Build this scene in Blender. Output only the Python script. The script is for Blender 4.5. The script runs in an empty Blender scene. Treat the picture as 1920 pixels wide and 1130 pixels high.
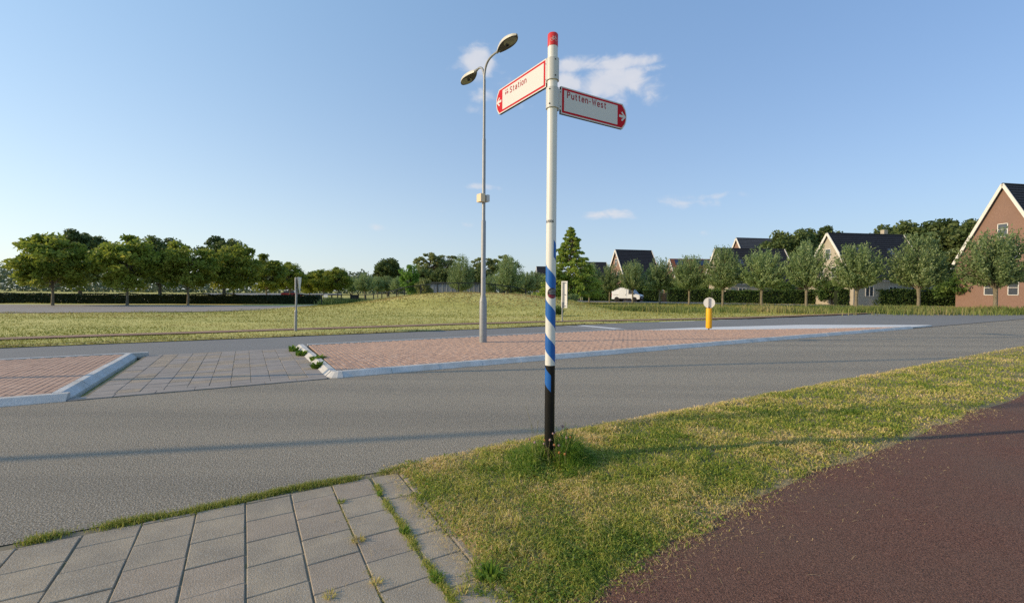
import bpy, math, random
import numpy as np
from mathutils import Vector, Matrix
rnd = random.Random(7)
rng = np.random.default_rng(7)
SC = bpy.context.scene
COL = SC.collection
R = math.radians

# ------------------------------------------------------------------ camera
F_PX = 849.3                       # focal length in pixels of the 1920 px wide photograph
CAM_H = 1.6
PITCH, ROLL = math.atan(18 / F_PX), R(0.4)
cam = bpy.data.cameras.new('camera')
cam.sensor_width = 36.0
cam.lens = F_PX / 1920 * 36.0
cam.clip_start, cam.clip_end = 0.05, 6000
CAM = bpy.data.objects.new('camera', cam)
COL.objects.link(CAM)
CR = Matrix.Rotation(math.pi / 2 - PITCH, 3, 'X') @ Matrix.Rotation(ROLL, 3, 'Z')
CAM.matrix_world = Matrix.Translation((0, 0, CAM_H)) @ CR.to_4x4()
SC.camera = CAM

# ------------------------------------------------------------------ light
SUN_EL, SHADOW_DIR = R(21), R(11.0)          # shadows run to +X, 11 degrees towards +Y
world = bpy.data.worlds.new('World')
SC.world = world
world.use_nodes = True
SKY_STRENGTH = 0.15
sun = bpy.data.lights.new('sun', 'SUN')
sun.energy, sun.angle, sun.color = 3.55, R(0.5), (1.0, 0.77, 0.48)
SUN = bpy.data.objects.new('sun', sun)
COL.objects.link(SUN)
sdir = Vector((-math.cos(SHADOW_DIR) * math.cos(SUN_EL), -math.sin(SHADOW_DIR) * math.cos(SUN_EL), math.sin(SUN_EL)))
SUN.rotation_euler = sdir.to_track_quat('Z', 'Y').to_euler()
SUN.location = (-30, -8, 20)
vs = SC.view_settings
vs.view_transform, vs.look, vs.exposure, vs.gamma, vs.use_curve_mapping = 'Standard', 'None', 0.25, 1.0, False
SC.render.engine = 'CYCLES'
SC.cycles.use_denoising = False
SC.cycles.max_bounces = 6
SC.cycles.transparent_max_bounces = 8
SC.cycles.sample_clamp_indirect = 6


def build_sky():
    nt = world.node_tree
    N, L = nt.nodes, nt.links
    bg = N['Background']
    bg.inputs[1].default_value = SKY_STRENGTH
    sk = N.new('ShaderNodeTexSky')
    sk.sky_type = 'NISHITA'
    sk.sun_disc = False
    sk.sun_elevation = SUN_EL
    sk.sun_rotation = R(270) - SHADOW_DIR
    sk.altitude, sk.air_density, sk.dust_density, sk.ozone_density = 0, 1.0, 0.4, 3.0
    tc = N.new('ShaderNodeTexCoord')
    sep = N.new('ShaderNodeSeparateXYZ')
    L.new(tc.outputs['Generated'], sep.inputs[0])

    def math_(op, a, b=None, clamp=False):
        n = N.new('ShaderNodeMath')
        n.operation = op
        n.use_clamp = clamp
        for i, q in enumerate((a, b)):
            if q is None:
                continue
            if isinstance(q, (int, float)):
                n.inputs[i].default_value = q
            else:
                L.new(q, n.inputs[i])
        return n.outputs[0]

    def mix(fac, a, b):
        n = N.new('ShaderNodeMix')
        n.data_type = 'RGBA'
        if isinstance(fac, float):
            n.inputs[0].default_value = fac
        else:
            L.new(fac, n.inputs[0])
        for i, q in ((6, a), (7, b)):
            if isinstance(q, tuple):
                n.inputs[i].default_value = (*q, 1)
            else:
                L.new(q, n.inputs[i])
        return n.outputs[2]
    el = math_('ARCSINE', sep.outputs[2])
    az = math_('ARCTAN2', sep.outputs[0], sep.outputs[1])
    # pale summer veil, thickest at the horizon all the way round
    e1 = math_('MAXIMUM', el, 0.0)
    veil = math_('MULTIPLY', math_('POWER', 2.718, math_('MULTIPLY', e1, -3.4)), 0.88)
    dot = N.new('ShaderNodeVectorMath')        # haze scatters forward: brighter towards the sun
    dot.operation = 'DOT_PRODUCT'
    L.new(tc.outputs['Generated'], dot.inputs[0])
    dot.inputs[1].default_value = sdir
    lobe = math_('POWER', math_('MULTIPLY', math_('ADD', dot.outputs['Value'], 1.0), 0.5), 1.6)
    vcol = mix(lobe, (2.7, 3.2, 3.75), (6.6, 6.7, 5.7))
    base = mix(veil, sk.outputs[0], vcol)
    hi = math_('MULTIPLY', 0.42, math_('SUBTRACT', 1.0, veil))
    base = mix(hi, base, mix(lobe, (1.0, 2.15, 4.6), (2.7, 4.9, 7.0)))
    # fair weather clouds: soft patches at their bearings, broken up by noise
    comb = N.new('ShaderNodeCombineXYZ')
    L.new(az, comb.inputs[0])
    L.new(math_('MULTIPLY', el, 1.5), comb.inputs[1])
    no = N.new('ShaderNodeTexNoise')
    no.inputs['Scale'].default_value = 22
    no.inputs['Detail'].default_value = 8
    no.inputs['Roughness'].default_value = 0.56
    no.inputs['Distortion'].default_value = 0.35
    L.new(comb.outputs[0], no.inputs['Vector'])
    total = None
    clouds = [  # photo pixel centre, half sizes, weight
        (898, 116, 26, 22, 1.0), (878, 130, 30, 12, .6), (895, 180, 28, 12, .5), (880, 203, 26, 9, .4), (950, 150, 30, 14, .42), (1000, 200, 40, 10, .3),
        (1085, 122, 48, 11, .85), (1165, 118, 60, 10, .85), (1068, 158, 36, 18, .85), (1140, 158, 62, 22, .95), (1187, 142, 22, 15, .9),
        (1218, 170, 28, 18, .45), (1225, 128, 22, 6, .6),
        (904, 351, 28, 6, .7), (1132, 404, 50, 8, .62), (1155, 397, 24, 6, .5), (1292, 380, 70, 9, .5), (1325, 369, 46, 7, .6), (833, 396, 12, 5, .4), (876, 421, 16, 7, .45),
        (706, 426, 16, 8, .35), (815, 424, 26, 6, .3), (663, 424, 12, 6, .3), (1326, 437, 12, 6, .4)]
    for (px, py, hx, hy, wt) in clouds:
        d = CR @ Vector(((px - 960) / F_PX, -(py - 565) / F_PX, -1))
        d.normalize()
        a0, e0 = math.atan2(d.x, d.y), math.asin(d.z)
        k = math.cos(a0)
        qa = math_('MULTIPLY', math_('SUBTRACT', az, a0), F_PX / hx * 0.8)
        qe = math_('MULTIPLY', math_('SUBTRACT', el, e0), F_PX / hy * 0.8)
        r2 = math_('ADD', math_('MULTIPLY', qa, qa), math_('MULTIPLY', qe, qe))
        m = math_('MULTIPLY', math_('POWER', 2.718, math_('MULTIPLY', r2, -0.9)), wt)
        total = m if total is None else math_('MAXIMUM', total, m)
    # a sprinkling of faint wisps everywhere else
    no2 = N.new('ShaderNodeTexNoise')
    no2.inputs['Scale'].default_value = 3.0
    no2.inputs['Detail'].default_value = 4
    L.new(comb.outputs[0], no2.inputs['Vector'])
    wisps = math_('MULTIPLY', math_('SUBTRACT', no2.outputs[0], 0.60, ), 0.9, True)
    total = math_('MAXIMUM', total, wisps)
    nn = math_('MULTIPLY', math_('SUBTRACT', no.outputs[0], 0.5), 2.3)
    dens = math_('ADD', math_('MULTIPLY', total, 1.30), math_('MULTIPLY', nn, 0.75))
    dens = math_('MULTIPLY', math_('SUBTRACT', dens, 0.30), 1.25, True)
    dens = math_('MULTIPLY', math_('MULTIPLY', dens, dens), math_('SUBTRACT', 3.0, math_('MULTIPLY', dens, 2.0)))
    gate = math_('MULTIPLY', total, 3.0, True)
    dens = math_('MULTIPLY', math_('MULTIPLY', dens, gate), 0.80)
    shade = math_('MULTIPLY', math_('ADD', 0.75, math_('MULTIPLY', nn, 0.35)), 1.0, True)
    ccol = mix(shade, (3.3, 3.6, 4.2), (4.5, 4.45, 4.6))
    L.new(mix(dens, base, ccol), bg.inputs[0])


build_sky()

# ------------------------------------------------------------------ frame of the place
RA = R(30.5)                        # heading of the road
RC, RS = math.cos(RA), math.sin(RA)


def P(u, v, z=0.0):                 # along the road, across the road
    return (u * RC - v * RS, u * RS + v * RC, z)


def UV(x, y):
    return (x * RC + y * RS, -x * RS + y * RC)


def G(px, py, z=0.0):               # ground point seen at a pixel of the photograph
    d = CR @ Vector(((px - 960) / F_PX, -(py - 565) / F_PX, -1))
    t = (z - CAM_H) / d.z
    return (d.x * t, d.y * t)


def X(px, d):                       # sideways position at depth d
    return (px - 960) / F_PX * d


def Zp(px, py, d):                  # height seen at a pixel at depth d
    q = CR @ Vector(((px - 960) / F_PX, -(py - 565) / F_PX, -1))
    return CAM_H + q.z * d / q.y


def vnoise(x, y, s=1.0, seed=0):    # smooth value noise, numpy
    x = np.asarray(x) * s + 1000.3 + seed * 17.7
    y = np.asarray(y) * s + 1000.7 + seed * 31.1
    xi, yi = np.floor(x).astype(int), np.floor(y).astype(int)
    fx, fy = x - xi, y - yi
    fx, fy = fx * fx * (3 - 2 * fx), fy * fy * (3 - 2 * fy)

    def h(a, b):
        q = np.sin(a * 127.1 + b * 311.7 + seed * 13.3) * 43758.5453
        return q - np.floor(q)
    return (h(xi, yi) * (1 - fx) + h(xi + 1, yi) * fx) * (1 - fy) + (h(xi, yi + 1) * (1 - fx) + h(xi + 1, yi + 1) * fx) * fy


def fbm(x, y, s=1.0, seed=0, o=4):
    t, a, tot = 0, 1.0, 0
    for k in range(o):
        t = t + a * vnoise(x, y, s * 2 ** k, seed + k)
        tot += a
        a *= 0.5
    return t / tot


def hz(x, y):                       # lawn height: the long grassy mound
    x, y = np.asarray(x, float), np.asarray(y, float)
    dx, dy = np.abs(x + 3.5), y - 40.0
    sy = np.where(dy < 0, 4.9, 8.0)
    m = 1.45 * np.exp(-(dx / 9.8) ** 2.6) * np.exp(-(np.abs(dy) / sy) ** 2.4)
    far = np.clip((y - 24) / 10, 0, 1)
    return m + far * 0.05 * (fbm(x, y, 0.22, 3, 2) - 0.5)


# ------------------------------------------------------------------ tagging
def tag(o, label=None, cat=None, group=None, kind=None):
    if label:
        o['label'] = label
    if cat:
        o['category'] = cat
    if group:
        o['group'] = group
    if kind:
        o['kind'] = kind
    return o


def empty(name, loc, rz=0.0, label=None, cat=None, group=None, kind=None):
    o = bpy.data.objects.new(name, None)
    COL.objects.link(o)
    o.empty_display_size = 0.2
    o.location = loc
    o.rotation_euler = (0, 0, rz)
    return tag(o, label, cat, group, kind)


def link(name, me, parent=None, loc=None, rot=None):
    o = bpy.data.objects.new(name, me)
    COL.objects.link(o)
    if parent is not None:
        o.parent = parent
    if loc is not None:
        o.location = loc
    if rot is not None:
        o.rotation_euler = rot
    return o


def copy_tree(o, parent=None):
    c = o.copy()
    COL.objects.link(c)
    if parent is not None:
        c.parent = parent
    for ch in list(o.children):
        copy_tree(ch, c)
    return c


# ------------------------------------------------------------------ materials
MATS = {}


def mat(name, cols, scale=3.0, rough=0.8, spec=0.3, bump=0.0, bscale=None, detail=5, space='object', metal=0.0,
        lo=0.3, hi=0.7, speck=None, sscale=200, samount=0.3, large=None, lscale=0.4, lamount=0.5, stretch=None, coat=0.0, attr=None, streak=None):
    m = bpy.data.materials.new(name)
    m.use_nodes = True
    nt = m.node_tree
    N, L = nt.nodes, nt.links
    b = N['Principled BSDF']
    b.inputs['Roughness'].default_value = rough
    b.inputs['Specular IOR Level'].default_value = spec
    b.inputs['Metallic'].default_value = metal
    b.inputs['Coat Weight'].default_value = coat
    MATS[name] = m
    if isinstance(cols[0], (int, float)):
        cols = [cols, cols]
    if space == 'object':
        vec = N.new('ShaderNodeTexCoord').outputs['Object']
    else:
        vec = N.new('ShaderNodeNewGeometry').outputs['Position']
    if stretch:
        mp = N.new('ShaderNodeMapping')
        mp.inputs['Rotation'].default_value = (0, 0, stretch[1])
        mp.inputs['Scale'].default_value = stretch[0]
        L.new(vec, mp.inputs[0])
        vec = mp.outputs[0]

    def noise(s, d=detail, r=0.6):
        n = N.new('ShaderNodeTexNoise')
        n.inputs['Scale'].default_value = s
        n.inputs['Detail'].default_value = d
        n.inputs['Roughness'].default_value = r
        L.new(vec, n.inputs['Vector'])
        return n.outputs[0]

    def ramp(src, stops):
        r = N.new('ShaderNodeValToRGB')
        el = r.color_ramp.elements
        while len(el) < len(stops):
            el.new(0.5)
        for e, (p, c) in zip(el, stops):
            e.position = p
            e.color = (*c, 1)
        L.new(src, r.inputs[0])
        return r.outputs[0]

    def mixc(fac, a, bb, blend='MIX'):
        n = N.new('ShaderNodeMix')
        n.data_type = 'RGBA'
        n.blend_type = blend
        if isinstance(fac, float):
            n.inputs[0].default_value = fac
        else:
            L.new(fac, n.inputs[0])
        for i, q in ((6, a), (7, bb)):
            if isinstance(q, tuple):
                n.inputs[i].default_value = (*q, 1)
            else:
                L.new(q, n.inputs[i])
        return n.outputs[2]
    src = noise(scale)
    if attr:
        a = N.new('ShaderNodeAttribute')
        a.attribute_name = attr
        src = a.outputs['Fac']
    k = len(cols)
    c = ramp(src, [(lo + (hi - lo) * i / (k - 1), cols[i]) for i in range(k)])
    if large:
        n = ramp(noise(lscale, 3), [(0.35, (0, 0, 0)), (0.65, (lamount,) * 3)])
        c = mixc(n, c, large)
    if speck:
        n = ramp(noise(sscale, 2, 0.5), [(0.52, (0, 0, 0)), (0.66, (samount,) * 3)])
        c = mixc(n, c, speck)
    if streak:
        mp = N.new('ShaderNodeMapping')
        mp.inputs['Rotation'].default_value = (0, 0, -R(30.5))
        mp.inputs['Scale'].default_value = (.045, .95, 1)
        L.new(N.new('ShaderNodeNewGeometry').outputs['Position'], mp.inputs[0])
        nz = N.new('ShaderNodeTexNoise')
        nz.inputs['Scale'].default_value = 1.0
        nz.inputs['Detail'].default_value = 4
        L.new(mp.outputs[0], nz.inputs['Vector'])
        c = mixc(ramp(nz.outputs[0], [(0.40, (0, 0, 0)), (0.62, (streak[1],) * 3)]), c, streak[0], 'MULTIPLY')
    L.new(c, b.inputs['Base Color'])
    if bump:
        bp = N.new('ShaderNodeBump')
        bp.inputs['Strength'].default_value = bump
        bp.inputs['Distance'].default_value = 0.02
        L.new(noise(bscale or scale * 2, 3), bp.inputs['Height'])
        L.new(bp.outputs[0], b.inputs['Normal'])
    return m


def leaf_mat(name, cols, trans=0.35, attr='tint', var=0.08, rough=0.55, patch=None, pscale=0.5, plo=.42, phi=.6, pamt=.8):
    m = bpy.data.materials.new(name)
    m.use_nodes = True
    nt = m.node_tree
    N, L = nt.nodes, nt.links
    b = N['Principled BSDF']
    b.inputs['Roughness'].default_value = rough
    b.inputs['Specular IOR Level'].default_value = 0.25
    a = N.new('ShaderNodeAttribute')
    a.attribute_name = attr
    r = N.new('ShaderNodeValToRGB')
    el = r.color_ramp.elements
    while len(el) < len(cols):
        el.new(0.5)
    for i, e in enumerate(el):
        e.position = i / (len(cols) - 1)
        e.color = (*cols[i], 1)
    L.new(a.outputs['Fac'], r.inputs[0])
    c = r.outputs[0]
    if patch:
        ge = N.new('ShaderNodeNewGeometry')
        nz = N.new('ShaderNodeTexNoise')
        nz.inputs['Scale'].default_value = pscale
        nz.inputs['Detail'].default_value = 4
        L.new(ge.outputs['Position'], nz.inputs['Vector'])
        rp = N.new('ShaderNodeMapRange')
        rp.inputs[1].default_value, rp.inputs[2].default_value, rp.inputs[4].default_value = plo, phi, pamt
        L.new(nz.outputs[0], rp.inputs[0])
        mx = N.new('ShaderNodeMix')
        mx.data_type = 'RGBA'
        L.new(rp.outputs[0], mx.inputs[0])
        L.new(c, mx.inputs[6])
        mx.inputs[7].default_value = (*patch, 1)
        c = mx.outputs[2]
    oi = N.new('ShaderNodeObjectInfo')
    hs = N.new('ShaderNodeHueSaturation')
    mr = N.new('ShaderNodeMapRange')
    mr.inputs[3].default_value, mr.inputs[4].default_value = 1 - var * 2, 1 + var * 2
    L.new(oi.outputs['Random'], mr.inputs[0])
    L.new(mr.outputs[0], hs.inputs['Value'])
    L.new(c, hs.inputs['Color'])
    L.new(hs.outputs[0], b.inputs['Base Color'])
    tr = N.new('ShaderNodeBsdfTranslucent')
    L.new(hs.outputs[0], tr.inputs[0])
    ms = N.new('ShaderNodeMixShader')
    ms.inputs[0].default_value = trans
    L.new(b.outputs[0], ms.inputs[1])
    L.new(tr.outputs[0], ms.inputs[2])
    L.new(ms.outputs[0], N['Material Output'].inputs[0])
    MATS[name] = m
    return m


# ------------------------------------------------------------------ mesh helpers
class MB:
    def __init__(self):
        self.v, self.f, self.sm = [], [], []

    def add(self, verts, faces, smooth=False):
        o = len(self.v)
        self.v += [tuple(q) for q in verts]
        self.f += [tuple(i + o for i in q) for q in faces]
        self.sm += [smooth] * len(faces)
        return self

    def box(self, c, s, rz=0.0, rot=None, chamfer=0.0):
        hx, hy, hz_ = s[0] / 2, s[1] / 2, s[2] / 2
        M = rot if rot is not None else Matrix.Rotation(rz, 3, 'Z')
        c = Vector(c)
        if not chamfer:
            vs_ = [(x, y, z) for z in (-hz_, hz_) for x, y in ((-hx, -hy), (hx, -hy), (hx, hy), (-hx, hy))]
            fs = [(3, 2, 1, 0), (4, 5, 6, 7), (0, 1, 5, 4), (1, 2, 6, 5), (2, 3, 7, 6), (3, 0, 4, 7)]
        else:
            k = chamfer
            vs_ = []
            for z, q in ((-hz_, 0), (hz_ - k, 0), (hz_, k)):
                vs_ += [(-hx + q, -hy + q, z), (hx - q, -hy + q, z), (hx - q, hy - q, z), (-hx + q, hy - q, z)]
            fs = [(8, 9, 10, 11), (3, 2, 1, 0)]
            for a in (0, 4):
                for i in range(4):
                    j = (i + 1) % 4
                    fs.append((a + i, a + j, a + j + 4, a + i + 4))
        return self.add([c + M @ Vector(q) for q in vs_], fs)

    def tube(self, pts, rad, n=8, caps=True, smooth=True):
        pts = [Vector(q) for q in pts]
        if isinstance(rad, (int, float)):
            rad = [rad] * len(pts)
        vs_, fs = [], []
        ref = None
        for i, p in enumerate(pts):
            t = (pts[min(i + 1, len(pts) - 1)] - pts[max(i - 1, 0)])
            if t.length < 1e-9:
                t = Vector((0, 0, 1))
            t.normalize()
            if ref is None:
                ref = Vector((1, 0, 0)) if abs(t.x) < 0.9 else Vector((0, 1, 0))
            a = ref - t * ref.dot(t)
            if a.length < 1e-6:
                a = t.orthogonal()
            a.normalize()
            ref = a
            b = t.cross(a)
            for k in range(n):
                w = 2 * math.pi * k / n
                vs_.append(p + (a * math.cos(w) + b * math.sin(w)) * rad[i])
        for i in range(len(pts) - 1):
            for k in range(n):
                j = (k + 1) % n
                fs.append((i * n + k, i * n + j, (i + 1) * n + j, (i + 1) * n + k))
        self.add(vs_, fs, smooth)
        if caps:
            m = (len(pts) - 1) * n
            self.add([vs_[k] for k in range(n)], [tuple(range(n))[::-1]])
            self.add([vs_[m + k] for k in range(n)], [tuple(range(n))])
        return self

    def lathe(self, prof, n=24, c=(0, 0, 0), smooth=True):
        c = Vector(c)
        vs_, fs = [], []
        for r, z in prof:
            for k in range(n):
                w = 2 * math.pi * k / n
                vs_.append(c + Vector((r * math.cos(w), r * math.sin(w), z)))
        for i in range(len(prof) - 1):
            for k in range(n):
                j = (k + 1) % n
                fs.append((i * n + k, i * n + j, (i + 1) * n + j, (i + 1) * n + k))
        self.add(vs_, fs, smooth)
        if prof[-1][0] > 1e-4:
            self.add(vs_[-n:], [tuple(range(n))])
        return self

    def prism(self, outline, y0, y1):      # outline in local x,z ; extruded along y
        n = len(outline)
        vs_ = [(x, y0, z) for x, z in outline] + [(x, y1, z) for x, z in outline]
        fs = [tuple(range(n)), tuple(range(n, 2 * n))[::-1]] + [(i + n, (i + 1) % n + n, (i + 1) % n, i) for i in range(n)]
        return self.add(vs_, fs)

    def poly(self, outline, z0, z1):       # outline in x,y ; extruded up (counter-clockwise)
        n = len(outline)
        vs_ = [(x, y, z0) for x, y in outline] + [(x, y, z1) for x, y in outline]
        fs = [tuple(range(n))[::-1], tuple(range(n, 2 * n))] + [(i, (i + 1) % n, (i + 1) % n + n, i + n) for i in range(n)]
        return self.add(vs_, fs)

    def mesh(self, name, m):
        me = bpy.data.meshes.new(name)
        me.from_pydata(self.v, [], self.f)
        me.polygons.foreach_set('use_smooth', self.sm)
        me.materials.append(MATS[m] if isinstance(m, str) else m)
        me.update()
        return me

    def build(self, name, m, parent=None, loc=None, rot=None):
        return link(name, self.mesh(name, m), parent, loc, rot)


def npmesh(name, V, k, m, tint=None, smooth=False):     # V: (n*k,3), faces of k consecutive vertices
    me = bpy.data.meshes.new(name)
    nv = len(V)
    nf = nv // k
    me.vertices.add(nv)
    me.vertices.foreach_set('co', np.ascontiguousarray(V, dtype=np.float32).ravel())
    me.loops.add(nv)
    me.loops.foreach_set('vertex_index', np.arange(nv, dtype=np.int32))
    me.polygons.add(nf)
    me.polygons.foreach_set('loop_start', np.arange(0, nv, k, dtype=np.int32))
    me.update(calc_edges=True)
    if tint is not None:
        a = me.attributes.new('tint', 'FLOAT', 'POINT')
        a.data.foreach_set('value', np.repeat(np.asarray(tint, np.float32), k))
    me.materials.append(MATS[m] if isinstance(m, str) else m)
    return me


def grid_mesh(name, xs, ys, fz, m, smooth=True, frame=True):   # grid in u,v (frame) or x,y
    U, V = np.meshgrid(xs, ys, indexing='ij')
    if frame:
        x, y = U * RC - V * RS, U * RS + V * RC
    else:
        x, y = U, V
    z = fz(x, y, U, V)
    if isinstance(V, np.ndarray):
        co = np.stack([x, y, z], -1).reshape(-1, 3)
    nx, ny = len(xs), len(ys)
    i = np.arange(nx - 1)[:, None] * ny + np.arange(ny - 1)[None, :]
    fs = np.stack([i, i + ny, i + ny + 1, i + 1], -1).reshape(-1, 4)
    me = bpy.data.meshes.new(name)
    me.vertices.add(len(co))
    me.vertices.foreach_set('co', co.astype(np.float32).ravel())
    me.loops.add(fs.size)
    me.loops.foreach_set('vertex_index', fs.astype(np.int32).ravel())
    me.polygons.add(len(fs))
    me.polygons.foreach_set('loop_start', np.arange(0, fs.size, 4, dtype=np.int32))
    me.update(calc_edges=True)
    me.polygons.foreach_set('use_smooth', [smooth] * len(fs))
    me.materials.append(MATS[m] if isinstance(m, str) else m)
    return me


def blades(name, x, y, z, h, w, lean, az, tint, m, curl=0.5, face=None):
    """grass blades: two quads each, bent over in direction az by lean"""
    n = len(x)
    fa = rng.uniform(0, math.pi * 2, n) if face is None else face
    wx, wy = np.cos(fa) * w / 2, np.sin(fa) * w / 2
    lx, ly = np.cos(az) * lean, np.sin(az) * lean
    p0 = np.stack([x, y, z], 1)
    p1 = p0 + np.stack([lx * h * 0.35, ly * h * 0.35, h * 0.6], 1)
    p2 = p0 + np.stack([lx * h, ly * h, h * (1 - curl * np.clip(lean, 0, 1))], 1)
    s = np.stack([wx, wy, np.zeros(n)], 1)
    V = np.stack([p0 - s, p0 + s, p1 + s * 0.8, p1 - s * 0.8, p1 - s * 0.8, p1 + s * 0.8, p2 + s * 0.12, p2 - s * 0.12], 1).reshape(-1, 3)
    return npmesh(name, V, 4, m, np.repeat(tint, 2))


def cards(C, a, b, m, tint, name, up=0.3, axis=None):
    """leaf cards at C with half lengths a (along) and b (across)"""
    n = len(C)
    nrm = rng.normal(size=(n, 3))
    nrm[:, 2] = np.abs(nrm[:, 2]) + up
    nrm /= np.linalg.norm(nrm, axis=1)[:, None]
    t = rng.normal(size=(n, 3)) if axis is None else axis + rng.normal(size=(n, 3)) * 0.35
    t -= nrm * (t * nrm).sum(1)[:, None]
    t /= np.linalg.norm(t, axis=1)[:, None] + 1e-9
    s = np.cross(nrm, t)
    a = np.broadcast_to(np.asarray(a, float), (n,))[:, None]
    b = np.broadcast_to(np.asarray(b, float), (n,))[:, None]
    V = np.stack([C - t * a, C + s * b - t * a * 0.1, C + t * a, C - s * b - t * a * 0.1], 1).reshape(-1, 3)
    return npmesh(name, V, 4, m, tint)


def text_mesh(s, size, m, extrude=0.0006, spacing=1.0, xs=1.0, name='lettering', bold=.018):
    cu = bpy.data.curves.new('lettering_curve', 'FONT')
    cu.body = s
    cu.size = size
    cu.extrude = extrude
    cu.space_character = spacing
    cu.offset = size * bold
    cu.resolution_u = 3
    o = bpy.data.objects.new('lettering_curve', cu)
    COL.objects.link(o)
    dg = bpy.context.evaluated_depsgraph_get()
    dg.update()
    me = bpy.data.meshes.new_from_object(o.evaluated_get(dg))
    bpy.data.objects.remove(o)
    bpy.data.curves.remove(cu)
    me.name = name
    me.transform(Matrix.Scale(xs, 4, (1, 0, 0)))
    me.materials.clear()
    me.materials.append(MATS[m])
    return me


def ribbon(mb, pts, w, y0, y1):
    """flat stroke of width w along a polyline in the local x,z plane, mitred at the bends"""
    P_ = [Vector((a, b)) for a, b in pts]
    n = len(P_)
    L_, R_ = [], []
    for i in range(n):
        d0 = (P_[i] - P_[i - 1]).normalized() if i else (P_[1] - P_[0]).normalized()
        d1 = (P_[i + 1] - P_[i]).normalized() if i < n - 1 else d0
        m = d0 + d1
        if m.length < 1e-3:
            m = d0.copy()
        m.normalize()
        k = w / 2 / max(.45, m.dot(d0))
        nrm = Vector((-m.y, m.x)) * k
        L_.append(P_[i] + nrm)
        R_.append(P_[i] - nrm)
    vs_ = []
    for i in range(n):
        vs_ += [(L_[i].x, y0, L_[i].y), (R_[i].x, y0, R_[i].y), (L_[i].x, y1, L_[i].y), (R_[i].x, y1, R_[i].y)]
    fs_ = []
    for i in range(n - 1):
        a, b = i * 4, i * 4 + 4
        fs_ += [(a, a + 1, b + 1, b), (a + 2, b + 2, b + 3, a + 3), (a, b, b + 2, a + 2), (a + 1, a + 3, b + 3, b + 1)]
    fs_ += [(0, 2, 3, 1), (n * 4 - 4, n * 4 - 3, n * 4 - 1, n * 4 - 2)]
    mb.add(vs_, fs_)


GLYPHS = {
    'P': (.50, [[(0, 0), (0, .94), (.30, .94), (.43, .88), (.48, .73), (.43, .57), (.30, .50), (.06, .50)]]),
    'u': (.42, [[(0, .70), (0, .20), (.07, .08), (.20, .04), (.33, .09), (.40, .20)], [(.42, .70), (.42, 0)]]),
    't': (.34, [[(.13, .92), (.13, .18), (.19, .07), (.34, .05)], [(0, .66), (.33, .66)]]),
    'e': (.44, [[(.05, .36), (.42, .36), (.42, .50), (.35, .62), (.22, .66), (.08, .62), (.01, .48), (.01, .22), (.08, .08), (.22, .04), (.35, .07), (.42, .15)]]),
    'n': (.42, [[(0, 0), (0, .70)], [(.02, .50), (.09, .61), (.22, .66), (.35, .61), (.42, .47), (.42, 0)]]),
    '-': (.32, [[(0, .40), (.32, .40)]]),
    'W': (.78, [[(0, 1), (.19, .06), (.39, .80), (.59, .06), (.78, 1)]]),
    's': (.40, [[(.38, .54), (.31, .63), (.19, .66), (.07, .62), (.02, .52), (.07, .41), (.20, .36), (.33, .30), (.38, .19), (.32, .08), (.19, .04), (.07, .07), (0, .15)]]),
    'S': (.52, [[(.49, .78), (.41, .90), (.26, .95), (.10, .90), (.03, .76), (.08, .61), (.26, .52), (.43, .42), (.50, .26), (.42, .10), (.26, .04), (.10, .08), (0, .20)]]),
    'a': (.42, [[(.04, .54), (.11, .62), (.22, .66), (.35, .61), (.41, .48), (.41, 0)], [(.39, .39), (.20, .39), (.07, .33), (.02, .20), (.08, .08), (.20, .04), (.32, .07), (.39, .15)]]),
    'i': (.02, [[(.01, 0), (.01, .70)], [(.01, .86), (.01, .99)]]),
    'o': (.44, [[(.23, .66), (.08, .61), (.01, .48), (.01, .22), (.08, .08), (.22, .04), (.36, .08), (.43, .22), (.43, .48), (.36, .61), (.215, .66)]])}


def lettering(text, x0, x1, z, cap, y, parent, m='text_red', w=.165):
    gap = .30
    tot = sum(GLYPHS[c][0] for c in text) + gap * (len(text) - 1)
    kx = (x1 - x0) / tot / cap
    mb = MB()
    x = 0
    for c in text:
        wd, strokes = GLYPHS[c]
        for k, st in enumerate(strokes):
            ribbon(mb, [(x0 + (x + a) * kx * cap, z + b * cap) for a, b in st], w * cap, y - .0003 * k, y + .0006)
        x += wd + gap
    return mb.build('lettering', m, parent)


# ------------------------------------------------------------------ palette
mat('asphalt', [(.115, .099, .073), (.255, .218, .163), (.43, .37, .275)], scale=75, rough=0.88, spec=.25, bump=0.9, bscale=90, space='world', speck=(.62, .57, .48), sscale=88, samount=.85,
    large=(.295, .252, .19), lscale=.5, lamount=.4, lo=.36, hi=.64, detail=3, streak=((.78, .79, .81), .8))
mat('asphalt_far', [(.18, .172, .16), (.24, .228, .21)], scale=30, rough=0.85, spec=.3, bump=0.3, space='world', large=(.25, .238, .22), lscale=.3, lamount=.5)
mat('red_asphalt', [(.04, .016, .010), (.165, .070, .047), (.28, .135, .09)], lo=.34, hi=.66, detail=3, scale=105, rough=0.85, spec=.25, bump=1.0, bscale=120, space='world', speck=(.40, .25, .18), sscale=150, samount=.5, large=(.15, .098, .07), lscale=.8, lamount=.5)
mat('red_path', [(.30, .17, .115), (.37, .22, .15)], scale=5, space='world', large=(.24, .17, .09), lscale=.25, lamount=.7, rough=.9)
mat('marking_white', [(.62, .60, .56), (.74, .72, .68)], scale=12, space='world', rough=.7)
mat('joint_sand', [(.13, .11, .08), (.22, .185, .13), (.15, .14, .07)], scale=9, space='world', rough=.95)
mat('verge_soil', [(.12, .085, .04), (.27, .20, .10), (.44, .34, .19)], scale=26, space='world', rough=.95, bump=.6, large=(.19, .165, .085), lscale=1.1, lamount=.6)
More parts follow.
